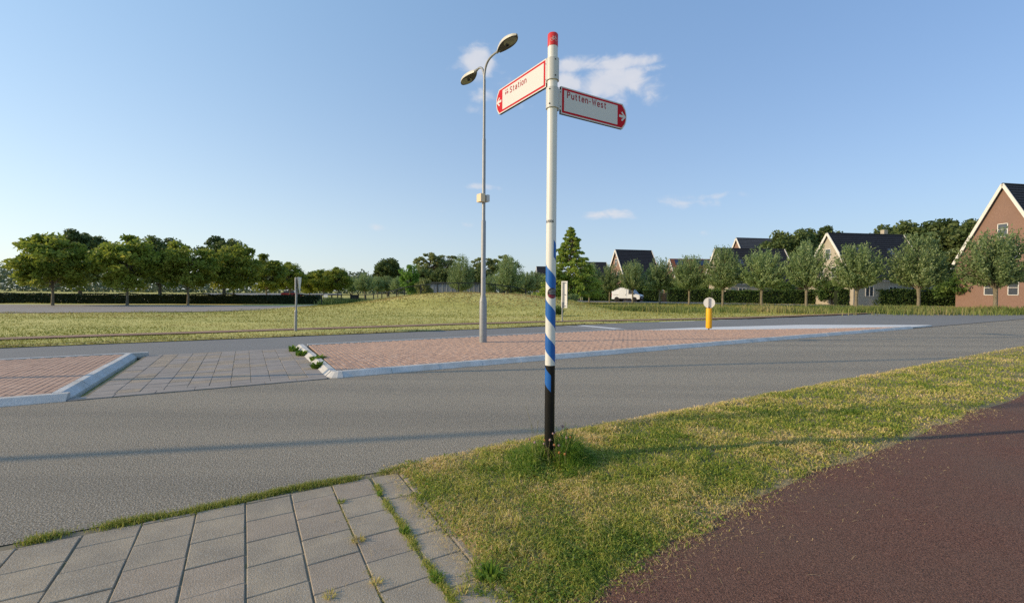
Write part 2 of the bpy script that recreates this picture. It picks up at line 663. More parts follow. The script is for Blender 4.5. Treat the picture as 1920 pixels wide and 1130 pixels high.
mat('lawn', [(.50, .435, .115), (.62, .535, .16), (.72, .60, .215)], scale=.9, space='world', rough=.95, bump=.9, bscale=7, detail=8, large=(.40, .38, .095), lscale=.16, lamount=.8,
    speck=(.27, .27, .065), sscale=5, samount=.5, stretch=((.35, 1.6, 1), -R(12)))
mat('kerb_concrete', [(.54, .53, .51), (.66, .645, .615)], scale=14, rough=.85, space='world', speck=(.22, .22, .22), sscale=90, samount=.5, bump=.25, bscale=60, large=(.44, .40, .34), lscale=2.6, lamount=.6)
mat('slab_grey', [(.315, .255, .18), (.42, .342, .24)], scale=6, rough=.9, speck=(.46, .43, .37), sscale=110, samount=.55, bump=.35, bscale=120, space='world', large=(.225, .193, .152), lscale=2.4, lamount=.6)
mat('slab_brown', [(.315, .25, .18), (.40, .318, .232)], scale=6, rough=.9, speck=(.46, .42, .36), sscale=110, samount=.55, bump=.35, bscale=120, space='world', large=(.24, .197, .15), lscale=2.4, lamount=.6)
mat('slab_far', [(.29, .25, .215), (.36, .315, .275)], scale=6, rough=.9, space='world', large=(.25, .22, .19), lscale=1.2, lamount=.6)
for i, c in enumerate(((.50, .32, .225), (.45, .285, .20), (.54, .36, .26), (.41, .265, .195))):
    mat('brick_%d' % i, [tuple(q * .85 for q in c), tuple(min(1, q * 1.12) for q in c)], scale=9, rough=.9, space='world', bump=.3, bscale=60, speck=(.42, .30, .25), sscale=70, samount=.35)
mat('brick_mix', [(.42, .27, .19), (.50, .32, .225), (.55, .37, .265)], scale=5.5, rough=.9, space='world', detail=2, large=(.45, .29, .205), lscale=.7, lamount=.6)
mat('post_white', [(.64, .63, .59), (.69, .68, .64)], scale=4, rough=.38, spec=.5, speck=(.58, .56, .51), sscale=9, samount=.18)
mat('post_black', [(.006, .0055, .005), (.011, .010, .009)], scale=8, rough=.42, spec=.25)
mat('stripe_blue', [(.012, .10, .36), (.016, .125, .42)], scale=6, rough=.45, spec=.3)
mat('cap_red', [(.55, .025, .02), (.62, .035, .028)], scale=6, rough=.4, spec=.4)
mat('sign_white', [(.585, .575, .555), (.61, .60, .58)], scale=2.5, rough=.5, spec=.35)
mat('sign_red', [(.47, .008, .018), (.51, .010, .022)], scale=3, rough=.6, spec=.12)
mat('text_red', [(.30, .006, .018), (.34, .01, .022)], scale=3, rough=.5, spec=.3)
mat('sign_edge', [(.09, .09, .09), (.13, .13, .13)], scale=8, rough=.5, metal=.4)
mat('clamp_grey', [(.50, .50, .48), (.56, .56, .54)], scale=6, rough=.45, spec=.4)
mat('bolt_dark', [(.02, .02, .02), (.05, .05, .05)], scale=30, rough=.5)
mat('galvanised', [(.245, .252, .255), (.325, .332, .335), (.285, .292, .294)], scale=7, rough=.48, metal=.25, spec=.4, speck=(.21, .215, .215), sscale=22, samount=.3, large=(.25, .252, .25), lscale=1.3, lamount=.4)
mat('lamp_shell', [(.60, .57, .50), (.68, .65, .58)], scale=5, rough=.45, large=(.45, .42, .35), lscale=3, lamount=.4)
mat('lamp_under', [(.06, .055, .05), (.10, .09, .08)], scale=9, rough=.6)
mat('lamp_glass', [(.16, .15, .14), (.22, .21, .19)], scale=6, rough=.12, spec=.6)
mat('box_beige', [(.70, .55, .36), (.76, .61, .42)], scale=5, rough=.6)
mat('bollard_yellow', [(.78, .38, .008), (.84, .42, .012)], scale=5, rough=.45)
mat('plate_back', [(.70, .67, .62), (.76, .73, .68)], scale=5, rough=.5, metal=.15)
mat('rail_grey', [(.22, .22, .23), (.30, .30, .31)], scale=8, rough=.5)
mat('black_metal', [(.012, .014, .014), (.02, .022, .022)], scale=6, rough=.5)
mat('bark', [(.10, .085, .06), (.19, .165, .115), (.25, .21, .15)], scale=7, rough=.95, bump=.6)
mat('bark_dark', [(.05, .042, .032), (.10, .085, .065)], scale=7, rough=.95, bump=.6)
mat('house_brick', [(.21, .13, .10), (.28, .175, .135)], scale=9, rough=.9, large=(.22, .14, .11), lscale=.6, lamount=.6)
mat('house_pale', [(.38, .34, .27), (.44, .39, .31)], scale=3, rough=.9)
mat('roof_dark', [(.016, .016, .02), (.03, .029, .034)], scale=4, rough=.7, bump=.2)
mat('roof_grey', [(.06, .06, .066), (.085, .085, .092)], scale=4, rough=.75)
mat('roof_red', [(.20, .075, .045), (.26, .10, .06)], scale=3, rough=.85)
mat('trim_white', [(.66, .63, .58), (.74, .71, .66)], scale=3, rough=.6)
mat('window_glass', [(.05, .06, .075), (.08, .09, .11)], scale=2, rough=.08, spec=.7)
mat('solar_blue', [(.02, .035, .08), (.03, .05, .11)], scale=3, rough=.2, spec=.6)
mat('van_white', [(.72, .74, .76), (.76, .78, .80)], scale=2, rough=.28, spec=.5, coat=.4)
mat('black_plastic', [(.015, .015, .016), (.03, .03, .032)], scale=9, rough=.6)
mat('rubber', [(.012, .012, .012), (.025, .025, .025)], scale=9, rough=.85)
mat('rim_silver', [(.45, .45, .46), (.55, .55, .56)], scale=9, rough=.35, metal=.6)
mat('car_red', [(.30, .02, .02), (.36, .03, .03)], scale=2, rough=.3, coat=.4)
mat('tail_red', [(.4, .01, .01), (.45, .02, .02)], scale=4, rough=.3)
mat('lamp_clear', [(.6, .62, .65), (.7, .72, .75)], scale=4, rough=.15)
mat('panel_blue', [(.17, .19, .25), (.23, .25, .31)], scale=2, rough=.6)
mat('shed_wood', [(.30, .17, .085), (.40, .23, .115)], scale=5, rough=.8)
mat('sticker_black', [(.014, .012, .012), (.025, .022, .022)], scale=20, rough=.4)
mat('sticker_grey', [(.26, .28, .30), (.38, .40, .42)], scale=60, rough=.5)
mat('sticker_red', [(.16, .015, .03), (.26, .05, .08)], scale=60, rough=.5)
mat('flower_pink', [(.30, .17, .165), (.38, .25, .22)], scale=200, rough=.8)
mat('flower_rust', [(.26, .11, .035), (.34, .16, .05)], scale=200, rough=.85)
mat('stem_green', [(.14, .15, .05), (.26, .22, .10)], scale=12)
leaf_mat('grass_blade', [(.15, .225, .027), (.27, .33, .047), (.45, .43, .09), (.62, .50, .185), (.74, .56, .30)], trans=.42)
leaf_mat('grass_lush', [(.10, .19, .02), (.18, .285, .035), (.30, .38, .06), (.46, .44, .14)], trans=.48)
leaf_mat('lawn_blade', [(.22, .235, .05), (.30, .275, .075), (.32, .25, .085), (.31, .22, .10)], trans=.3)
leaf_mat('reed', [(.17, .23, .055), (.26, .30, .085), (.36, .34, .12), (.46, .38, .18)], trans=.35)
leaf_mat('willow_leaf', [(.12, .185, .055), (.19, .265, .095), (.275, .35, .145), (.42, .48, .25)], trans=.42, var=.06)
leaf_mat('oak_leaf', [(.06, .095, .03), (.095, .135, .04), (.14, .18, .056), (.20, .235, .075)], trans=.35, var=.06)
leaf_mat('airy_leaf', [(.17, .205, .07), (.23, .265, .09), (.30, .33, .12), (.38, .40, .155)], trans=.45, var=.06)
leaf_mat('maple_leaf', [(.13, .19, .028), (.21, .27, .04), (.31, .35, .058), (.42, .41, .08)], trans=.5, var=.06)
leaf_mat('bright_leaf', [(.10, .20, .03), (.14, .27, .042), (.20, .33, .058), (.26, .38, .08)], trans=.45, var=.03)
leaf_mat('conifer_leaf', [(.20, .29, .045), (.28, .375, .062), (.37, .445, .088), (.46, .51, .12)], trans=.5, var=.03)
leaf_mat('hedge_leaf', [(.05, .095, .02), (.08, .14, .03), (.125, .19, .044), (.18, .24, .065)], trans=.3)
leaf_mat('hedge_dark', [(.012, .026, .012), (.02, .04, .016), (.032, .055, .02), (.05, .075, .03)], trans=.15)
leaf_mat('wood_leaf', [(.07, .10, .06), (.095, .125, .07), (.125, .155, .08), (.16, .185, .09)], trans=.25)


# ================================================================== the setting
def ve(u):                          # far edge of the far carriageway
    return np.interp(u, [-200, 9, 17, 26, 300], [17.25, 17.3, 17.5, 16.9, 16.6])


V_NEAR, V_KERB, V_BACK = 4.08, 8.72, 13.75
U_GAP0, U_GAP1 = -2.2, 1.30         # pedestrian gap through the median
U_SPL, U_END = 12.5, 27.0           # the median narrows between these


def vb(u):                          # back edge of the brick
    return np.interp(u, [U_SPL, 17.9, 22, U_END], [V_BACK, 11.6, 10.2, 8.95])


def sheet(name, us, lo, hi, z, m, label=None, n=2):
    mb = MB()
    vs_, fs = [], []
    for u in us:
        a, b = lo(u), hi(u)
        for k in range(n):
            vs_.append(P(u, a + (b - a) * k / (n - 1), z))
    for i in range(len(us) - 1):
        for k in range(n - 1):
            fs.append((i * n + k, (i + 1) * n + k, (i + 1) * n + k + 1, i * n + k + 1))
    mb.add(vs_, fs)
    o = mb.build(name, m)
    return tag(o, label, None, None, 'structure')


# base ground to the horizon
g = MB()
ring = [(2600 * math.cos(k * math.pi / 24), 2600 * math.sin(k * math.pi / 24), -.07) for k in range(48)]
g.add([(0, 0, -.07)] + ring, [(0, i + 1, (i + 1) % 48 + 1) for i in range(48)])
tag(g.build('ground', 'lawn'), 'flat grassy ground reaching out to the horizon', kind='structure')

uu = list(np.arange(-90, 260, 2.0))


def near_edge(u):
    return V_NEAR + 0.05 * (float(fbm(u, 0.0, 1.6, 5, 3)) - .5) + (0.07 if u > 2 else 0.0)


ulong = sorted(set(uu + list(np.arange(-6, 16, .25))))
sheet('road', ulong, lambda u: near_edge(u) - .06, lambda u: V_KERB + .04, 0.0, 'asphalt', 'grey asphalt carriageway in front of the brick median')
sheet('far_road', uu, lambda u: V_BACK - .1 if u < U_SPL else float(vb(u)) - .1, lambda u: float(ve(u)), 0.004, 'asphalt_far', 'grey asphalt carriageway beyond the brick median')


def cyc_edge(u):
    return min(2.12, 1.80 + .13 * max(u - 1.45, 0)) + .09 * (float(fbm(u, 3.3, 2.6, 9, 3)) - .5)


ucyc = sorted(set([q for q in uu if q >= 2] + list(np.arange(.9, 16, .12))))
sheet('cycle_path', ucyc, lambda u: -2.0, lambda u: cyc_edge(u) + .02, 0.006, 'red_asphalt', 'dark red asphalt cycle path beside the near grass verge')

# far lawn with the mound
us = np.concatenate([np.arange(-120, -30, 3.0), np.arange(-30, 60, .7), np.arange(60, 240, 4.0)])
vv = np.concatenate([np.arange(0, 3, .3), np.arange(3, 45, .7), np.arange(45, 150, 4.0)])


def lawn_z(x, y, U, V):
    ed = np.clip(V / .5, 0, 1)
    return hz(x, y) + .012 + .035 * ed + 0.03 * ed * (fbm(x, y, 1.2, 2, 3) - .5)


Ug, Wg = np.meshgrid(us, vv, indexing='ij')
Vg = Wg + ve(Ug)
xg, yg = Ug * RC - Vg * RS, Ug * RS + Vg * RC
zg = lawn_z(xg, yg, Ug, Wg)
nx, ny = len(us), len(vv)
ii = (np.arange(nx - 1)[:, None] * ny + np.arange(ny - 1)[None, :])
fs = np.stack([ii, ii + ny, ii + ny + 1, ii + 1], -1).reshape(-1, 4)
me = bpy.data.meshes.new('lawn')
me.from_pydata(np.stack([xg, yg, zg], -1).reshape(-1, 3).tolist(), [], fs.tolist())
me.polygons.foreach_set('use_smooth', [True] * len(fs))
me.materials.append(MATS['lawn'])
tag(link('lawn', me), 'mown yellow green lawn rising into a long mound', kind='structure')


def strip_px(name, top, bot, z, m, label):      # a ground strip given by its two edges in the photograph
    xs_ = np.linspace(top[0][0], top[-1][0], 60)
    mb = MB()
    vs_ = []
    for x in xs_:
        for e in (top, bot):
            y = np.interp(x, [q[0] for q in e], [q[1] for q in e])
            gx, gy = G(x, y, z)
            vs_.append((gx, gy, z))
    mb.add(vs_, [(2 * i + 1, 2 * i + 3, 2 * i + 2, 2 * i) for i in range(len(xs_) - 1)])
    return tag(mb.build(name, m), label, kind='structure')


def red_u(u):                      # centre line of the narrow red path beyond the far road
    return float(np.interp(u, [-90, 0, 9, 14, 20, 26, 40, 260], [19.9, 19.75, 19.7, 19.3, 18.2, 17.35, 17.0, 17.0]))


def red_w(u):
    return float(np.interp(u, [-90, 0, 14, 26, 260], [.42, .40, .42, .5, .5]))


sheet('red_footpath', list(np.arange(-40, 120, .5)), lambda u: max(red_u(u) - red_w(u) + .14 * (float(fbm(u, 1.0, .9, 4, 3)) - .5), float(ve(u)) - .12), lambda u: red_u(u) + red_w(u) + .16 * (float(fbm(u, 7.0, .9, 6, 3)) - .5),
      0.078, 'red_path', 'narrow worn reddish path across the far lawn')
sheet('bare_edge', list(np.arange(-30, 16, .35)), lambda u: float(ve(u)) - .03, lambda u: float(ve(u)) + .10 + .35 * max(0, float(fbm(u, 2.0, .8, 8, 3)) - .42), 0.066, 'verge_soil', 'strip of dry bare soil along the far road')
# far street in front of the houses, and the small path at the left
strip_px('street', [(1000, 560.6), (1085, 562.2), (1200, 562.8), (1384, 565.0), (1920, 570)], [(1000, 563.2), (1085, 565.6), (1200, 567.6), (1384, 570.4), (1920, 578)], 0.09, 'asphalt_far', 'dark street in front of the far houses')
strip_px('driveway', [(1212, 559.6), (1228, 560.2), (1270, 561.6)], [(1212, 562.4), (1228, 562.9), (1270, 563.6)], 0.094, 'asphalt_far', 'short paved driveway off the far street')
strip_px('footpath', [(-200, 570), (380, 571.5), (536, 573.0), (604, 570.5)], [(-200, 588), (380, 584), (536, 579.5), (604, 573)], 0.075, 'slab_far', 'pale paved footpath in front of the dark hedge')
strip_px('parking', [(380, 549.5), (545, 549.5), (640, 550.2)], [(380, 552.6), (545, 552.4), (640, 551.8)], 0.085, 'asphalt_far', 'grey parking strip beyond the young trees')

# painted markings
def mark(pts, z, label):
    mb = MB()
    mb.add([(*p, z) for p in pts], [tuple(range(len(pts)))])
    return tag(mb.build('road_marking', 'marking_white'), label, kind='structure')


def px_quad(p):
    return [G(*q) for q in p]


mark(px_quad([(1063, 611.6), (1057, 610.6), (1130, 617.2), (1140, 618.4)][::-1]), .009, 'thin white line crossing the far road')
mark(px_quad([(1080, 610.4), (1094, 609.8), (1169, 616.4), (1150, 617.0)][::-1]), .009, 'broad white line crossing the far road')
for k in range(8):
    u0 = 19.5 + k * 4.6
    mb = MB()
    va, vb_ = [float(ve(u0 + q)) for q in (0, 2.7)]
    mb.add([P(u0, va - .22, .010), P(u0 + 2.7, vb_ - .22, .010), P(u0 + 2.7, vb_ - .04, .010), P(u0, va - .04, .010)], [(0, 1, 2, 3)])
    tag(mb.build('road_marking', 'marking_white'), 'white dash along the far edge of the far road', kind='structure', group='edge dashes of the far road')

# ------------------------------------------------------------------ paved surfaces: slabs
def slab_mesh(w, l, m, t=.055, k=.004):
    mb = MB()
    mb.box((0, 0, -t / 2), (w, l, t), chamfer=k)
    return mb.mesh('paving_slab', m)


pave = empty('pavement', P(0, 3, 0), 0, 'pavement of square grey concrete slabs with weedy joints', kind='structure')
bed = MB()
bed.poly([P(-3.4, .6)[:2], P(1.2, .6)[:2], P(1.2, 4.14)[:2], P(-3.4, 4.14)[:2]], -.06, -.007)
o = bed.build('joint_bed', 'joint_sand', pave)
o.matrix_parent_inverse = Matrix.Translation(-Vector(P(0, 3, 0)))
full = [slab_mesh(.294, .294, m) for m in ('slab_grey', 'slab_grey', 'slab_brown')]
narrow = slab_mesh(.215, .294, 'slab_grey')
half = [slab_mesh(.294, .144, m) for m in ('slab_grey', 'slab_brown')]
PV = Vector(P(0, 3, 0))


def put(me, name, u, v, z, parent, org, tilt=.004):
    o = bpy.data.objects.new(name, me)
    COL.objects.link(o)
    o.parent = parent
    o.location = Vector(P(u, v, z)) - org
    o.rotation_euler = (rnd.uniform(-tilt, tilt), rnd.uniform(-tilt, tilt), RA + rnd.uniform(-.008, .008))
    return o


VTOP = 3.93
cols = [(.925, 1.145, 0)] + [(.608 - .304 * k, .902 - .304 * k, k + 1) for k in range(12)]
for (u0, u1, k) in cols:
    ph = 3.746 if k % 2 == 0 else 3.596          # v of a cross joint in this column
    js = [ph + .3 * q for q in range(-7, 3)]
    js = [q for q in js if q < VTOP - .03] + [VTOP]
    for a, b in zip(js, js[1:]):
        if a < 1.55:
            continue
        c = (a + b) / 2
        me = narrow if k == 0 else (rnd.choice(full) if b - a > .2 else rnd.choice(half))
        if (k == 0 and b - a < .2) or (b - a < .2 and b - a > .16):
            me = half[0]
        z = .000 + rnd.uniform(-.002, .003)
        o = put(me, 'paving_slab', (u0 + u1) / 2 + rnd.uniform(-.002, .002), c, z, pave, PV)
        o.scale = ((.215 / .294) if (k == 0 and me is not narrow) else 1, (b - a - .006) / (.294 if me in full or me is narrow else .144), 1)
# narrow concrete edging along the grass
for k in range(3):
    mb = MB()
    mb.box((0, 0, -.05), (.05, .74, .10), chamfer=.008)
    put(mb.mesh('edging_stone', 'slab_brown'), 'edging_stone', 1.178, 3.5 - .75 * k, .004, pave, PV)

# flush paved crossing through the median
cross = empty('crossing', P(-.4, 11, 0), 0, 'flush paved crossing through the gap in the median', kind='structure')
CV = Vector(P(-.4, 11, 0))
bed = MB()
bed.poly([P(U_GAP0 + .12, V_KERB - .0)[:2], P(U_GAP1 - .02, V_KERB - .0)[:2], P(U_GAP1 - .02, V_BACK + .02)[:2], P(U_GAP0 + .12, V_BACK + .02)[:2]], -.05, .008)
o = bed.build('joint_bed', 'joint_sand', cross)
o.matrix_parent_inverse = Matrix.Translation(-CV)
fm = [slab_mesh(.293, .293, m) for m in ('slab_far', 'slab_far', 'slab_brown')]
em = slab_mesh(.49, .20, 'slab_far')
for k in range(7):
    put(em, 'border_stone', U_GAP1 - .27 - .495 * k, V_KERB + .10, .018, cross, CV)
nu = int((U_GAP1 - U_GAP0 - .14) / .3)
for i in range(nu):
    for j in range(16):
        put(rnd.choice(fm), 'paving_slab', U_GAP1 - .17 - .3 * i, V_KERB + .37 + .3 * j, .016 + rnd.uniform(-.003, .003), cross, CV)

# ------------------------------------------------------------------ the brick median with its kerbs
def kerb_stone(L):                  # splayed kerb: length along x, road side at -y
    w, h, s = .20, .105, .085
    mb = MB()
    prof = [(0, -.06), (0, .012), (s, h - .012), (s + .014, h), (w, h), (w, -.06)]
    n = len(prof)
    g_ = .006
    vs_ = [(g_ / 2, y, z) for y, z in prof] + [(L - g_ / 2, y, z) for y, z in prof]
    fs_ = [tuple(range(n)), tuple(range(n, 2 * n))[::-1]] + [(i, i + n, (i + 1) % n + n, (i + 1) % n) for i in range(n)]
    mb.add(vs_, fs_)
    return mb


def median(u0, u1, back, label, nbrick, first):
    org = Vector(P((u0 + min(u1, u0 + 12)) / 2, 11, 0))
    t = empty('median', org, 0, label, kind='structure')
    km = kerb_stone(1.0).mesh('kerb_stone', 'kerb_concrete')

    def kerb(pa, pb):
        a, b = Vector((*pa, 0)), Vector((*pb, 0))
        d = (b - a)
        n = max(1, round(d.length / 1.0))
        for k in range(n):
            o = bpy.data.objects.new('kerb_stone', km)
            COL.objects.link(o)
            o.parent = t
            q = a + d * (k / n)
            o.location = q - org + Vector((0, 0, rnd.uniform(-.004, .004)))
            o.scale = (d.length / n, 1, 1)
            o.rotation_euler = (0, 0, math.atan2(d.y, d.x) + rnd.uniform(-.006, .006))
    fl = .17

    def P2(u, v):
        return P(u, v)[:2]
    kerb(P2(u0 + fl, V_KERB), P2(min(u1, u0 + 30), V_KERB + (0.0)))
    if first:
        kerb(P2(u0 - .12, back(u0) + .05), P2(u0 - .03, V_KERB + .25))
        # rounded corner stone
        c = MB()
        prof = [(0, -.06), (0, .012), (.085, .093), (.10, .105)]
        rings = []
        ctr = (u0 + .24, V_KERB + .24)
        for a in np.linspace(math.pi, 1.5 * math.pi, 5):
            for off, z in prof:
                r = .26 - off
                x, y, _ = P(ctr[0] + r * math.cos(a) - .0, ctr[1] + r * math.sin(a))
                rings.append((x - org.x, y - org.y, z))
        n = len(prof)
        fcs = [(i * n + k, (i + 1) * n + k, (i + 1) * n + k + 1, i * n + k + 1) for i in range(4) for k in range(n - 1)]
        x, y, _ = P(*ctr)
        rings.append((x - org.x, y - org.y, .105))
        fcs += [((i * n + n - 1), ((i + 1) * n + n - 1), len(rings) - 1) for i in range(4)]
        c.add(rings, fcs)
        c.build('kerb_corner', 'kerb_concrete', t)
    else:
        kerb(P2(u1, V_KERB + .2), P2(u1, back(u1 - 1)))
    # flat band along the back and base
    lo_u, hi_u = (u0 + .18, min(u1, u0 + 30)) if first else (u0, u1 - .2)
    us_ = np.linspace(lo_u, hi_u, 40)
    b = MB()
    vs_, fs_ = [], []
    for u in us_:
        for v, z in ((V_KERB + .19, .086), (back(u) - .02, .086), (back(u) - .02, -.05)):
            q = Vector(P(u, v, z)) - org
            vs_.append(q)
    for i in range(len(us_) - 1):
        for k in range(2):
            fs_.append((i * 3 + k, (i + 1) * 3 + k, (i + 1) * 3 + k + 1, i * 3 + k + 1))
    b.add(vs_, fs_)
    b.build('joint_bed', 'joint_sand', t)
    # back kerb band, flush
    ubk = list(np.arange(lo_u, min(hi_u, U_SPL + 1) - .5, 1.0))
    bm_ = MB()
    bm_.box((.5, -.05, .04), (.994, .10, .13), chamfer=.006)
    bmm = bm_.mesh('back_kerb_stone', 'kerb_concrete')
    for u in ubk:
        o = bpy.data.objects.new('back_kerb_stone', bmm)
        COL.objects.link(o)
        o.parent = t
        o.location = Vector(P(u, back(u) + .01, 0)) - org
        o.rotation_euler = (0, 0, RA)
    # bricks, in rows along v
    spots = []
    nrow = int((hi_u - lo_u - .04) / .101)
    for i in range(nrow):
        u = (lo_u + .06 + .101 * i) if first else (hi_u - .06 - .101 * i)
        j = 0
        off = .0 if i % 2 else .10
        while True:
            v = V_KERB + .325 + .202 * j + off
            if v + .10 > back(u) - .10:
                break
            if not (first and u < u0 + .30 and v < V_KERB + .4):
                spots.append((u, v))
            j += 1
    srow = [(u_, V_KERB + .262) for u_ in np.arange(lo_u + .25, hi_u, .202)]
    spots.sort(key=lambda q: (P(*q)[0] + .0) ** 2 + (P(*q)[1]) ** 2)
    bmesh_ = []
    for m in range(4):
        mb = MB()
        mb.box((0, 0, -.03), (.094, .196, .06), chamfer=.007)
        bmesh_.append(mb.mesh('brick', 'brick_%d' % m))
    big = MB()
    for n_, (u, v) in enumerate(spots):
        z = .098 + .004 * math.sin(u * 1.7) * math.sin(v * 2.1) + rnd.uniform(-.0025, .0025)
        if n_ < nbrick:
            o = bpy.data.objects.new('brick', rnd.choices(bmesh_, (5, 4, 3, 2))[0])
            COL.objects.link(o)
            o.parent = t
            o.location = Vector(P(u, v, z)) - org
            o.rotation_euler = (rnd.uniform(-.012, .012), rnd.uniform(-.012, .012), RA + rnd.uniform(-.012, .012))
        else:
            M = Matrix.Rotation(RA + rnd.uniform(-.012, .012), 3, 'Z') @ Matrix.Rotation(rnd.uniform(-.014, .014), 3, 'X')
            big.box(Vector(P(u, v, z - .03)) - org, (.094, .196, .06), rot=M, chamfer=.007)
    for (u, v) in srow:
        if v + .04 < back(u) - .1:
            big.box(Vector(P(u, v, .096 - .03)) - org, (.196, .094, .06), rz=RA, chamfer=.007)
    o = big.build('brick_paving', 'brick_mix', t)
    o['kind'] = 'stuff'
    return t


median(U_GAP1, U_END, lambda u: float(vb(u)), 'raised median of red bricks with pale splayed kerb stones under the lamp post', 300, True)
median(-26, U_GAP0, lambda u: V_BACK, 'second raised red brick median left of the paved crossing', 0, False)
# white painted tip beside the median
us_ = np.linspace(U_SPL + .6, 30, 24)
mb = MB()
vs_, fs_ = [], []
for u in us_:
    a = float(vb(u)) if u < U_END else 8.95
    b = float(np.interp(u, [U_SPL + .6, 17.6, 24, 30], [V_BACK - .20, 13.3, 12.2, 9.2]))
    vs_ += [P(u, a + .012, .0), P(u, a + .012, .06), P(u, b - .06, .06), P(u, b, .004)]
for i in range(len(us_) - 1):
    for k in range(3):
        fs_.append((i * 4 + k, (i + 1) * 4 + k, (i + 1) * 4 + k + 1, i * 4 + k + 1))
mb.add(vs_, fs_)
tag(mb.build('white_traffic_island', 'marking_white'), 'bright white painted wedge of road island behind the yellow bollard', kind='structure')

# ------------------------------------------------------------------ near grass verge
def verge_z(U, V):
    ed = np.clip((V - 1.80) / .80, 0, 1) * np.clip((near_np(U) - V) / .22, 0, 1) * np.clip((U - 1.15) / .12, 0, 1)
    return -.012 + .05 * ed * (.55 + .9 * fbm(U, V, 1.4, 1, 3))


def near_np(U):
    return V_NEAR + np.where(U > 2, .07, .03)


us_ = np.concatenate([np.arange(1.14, 8, .07), np.arange(8, 60, .6)])
vs__ = np.arange(1.5, 4.32, .06)
me = grid_mesh('verge', us_, vs__, lambda x, y, U, V: verge_z(U, V), 'verge_soil')
tag(link('verge', me), 'near grass verge between the cycle path and the road', kind='structure')

N0 = 1600000
U = rng.uniform(1.02, 27, N0)
V = rng.uniform(1.62, 4.26, N0)
x, y = U * RC - V * RS, U * RS + V * RC
d2 = x * x + y * y
keep = rng.uniform(0, 1, N0) < np.clip(5.6 / d2, 0, 1)
n1 = fbm(x, y, 5.0, 11, 3)
edge = np.minimum(np.minimum(near_np(U) + .01 + .07 * (n1 - .5) - V, V - (np.minimum(2.12, 1.80 + .13 * np.maximum(U - 1.45, 0)) + .20 * (n1 - .58))), U - 1.10 - .09 * np.clip((2.9 - V) / .3, 0, 1) * np.clip((V - 2.3) / .2, 0, 1) + .26 * (n1 - .5))
keep &= (edge > 0) | ((edge > -.15) & (V < 2.4) & (rng.uniform(0, 1, N0) < .22)) | ((edge > -.05) & (rng.uniform(0, 1, N0) < .15))
thin = fbm(x, y, 2.2, 21, 3)
keep &= rng.uniform(0, 1, N0) < np.clip((thin - .30) * 5.5, .5, 1) * np.clip(.45 + edge * 4.5, 0, 1)
U, V, x, y, edge = U[keep], V[keep], x[keep], y[keep], edge[keep]
n = len(x)
clump = fbm(x, y, 7.0, 31, 2)
dry = fbm(x, y, 1.3, 41, 3)
edge = np.maximum(edge, -.04)
h = (.022 + .045 * np.clip((clump - .3) * 1.8, 0, 1) ** 1.2 + rng.uniform(0, .030, n)) * np.clip(.6 + edge * 2, .6, 1)
dryedge = np.clip(1 - (near_np(U) - V) / .45, 0, 1)
lush = np.clip((fbm(x, y, 4.2, 44, 3) - .5) * 4, -.5, 1)
dry = .5 * dry + .5 * fbm(x, y, 3.3, 47, 3)
tint = np.clip(.35 + 1.35 * (dry - .44) - .13 * lush + .45 * dryedge + rng.normal(0, .2, n), 0, 1)
d = np.sqrt(x * x + y * y)
w = np.clip(.0042 * d / 2.6, .0042, .013) * rng.uniform(.6, 1.5, n)
me = blades('verge_grass', x, y, np.maximum(verge_z(U, V) - .004, -.004), h, w, np.abs(rng.normal(.95, .42, n)), rng.uniform(0, 6.283, n), tint, 'grass_blade', curl=.72)
tag(link('verge_grass', me), 'short half dry mown grass on the near verge', 'grass', kind='stuff')
# broad leaved weeds and clover in the sward
m_ = rng.integers(0, n, 26000)
m_ = m_[fbm(x[m_], y[m_], 2.8, 93, 3) > .50]
k_ = len(m_)
C_ = np.stack([x[m_] + rng.normal(0, .01, k_), y[m_] + rng.normal(0, .01, k_), verge_z(U[m_], V[m_]) + rng.uniform(.008, .035, k_)], 1)
me = cards(C_, rng.uniform(.006, .013, k_), rng.uniform(.005, .009, k_), 'grass_lush', np.clip(rng.normal(.5, .25, k_), 0, 1), 'clover', .8)
tag(link('clover', me), 'small clover leaves scattered through the near verge', 'clover', kind='stuff')
# thin grass line between slabs and road, and in the wide joint
def jitter_blades(name, pts, n, spread, hh, m, label, tlo=0., thi=.6, w=.004, lean=.6):
    pts = np.asarray(pts)
    i = rng.integers(0, len(pts), n)
    wgt = fbm(pts[:, 0], pts[:, 1], 3.5, 77, 2)
    i = i[rng.uniform(0, 1, n) < np.clip((wgt[i] - .36) * 6, .04, 1)]
    n = len(i)
    x = pts[i, 0] + rng.normal(0, spread, n)
    y = pts[i, 1] + rng.normal(0, spread, n)
    me = blades(name, x, y, np.full(n, pts[0][2]), hh * rng.uniform(.4, 1.2, n), np.full(n, w), np.abs(rng.normal(lean, .35, n)), rng.uniform(0, 6.3, n), rng.uniform(tlo, thi, n), m)
    return tag(link(name, me), label, 'grass', kind='stuff')


line = [P(u, 3.99 + .02 * math.sin(u * 5) - (.0 if u > .2 else .01), -.01) for u in np.arange(-1.2, 1.4, .01)]
jitter_blades('kerbside_grass', line, 9000, .028, .05, 'grass_blade', 'thin line of grass between the slabs and the road', 0, .7)
line = [P(.913 + .008 * math.sin(v * 9), v, -.012) for v in np.arange(1.6, 3.95, .004)]
jitter_blades('joint_grass', line, 6800, .015, .036, 'grass_blade', 'grass and moss growing in the widest slab joint', .0, .75)
line = [P(.605, v, -.014) for v in np.arange(1.6, 3.95, .004)]
jitter_blades('joint_weeds', line, 2000, .009, .024, 'grass_blade', 'sparse dry weeds in the second slab joint', .3, .95)
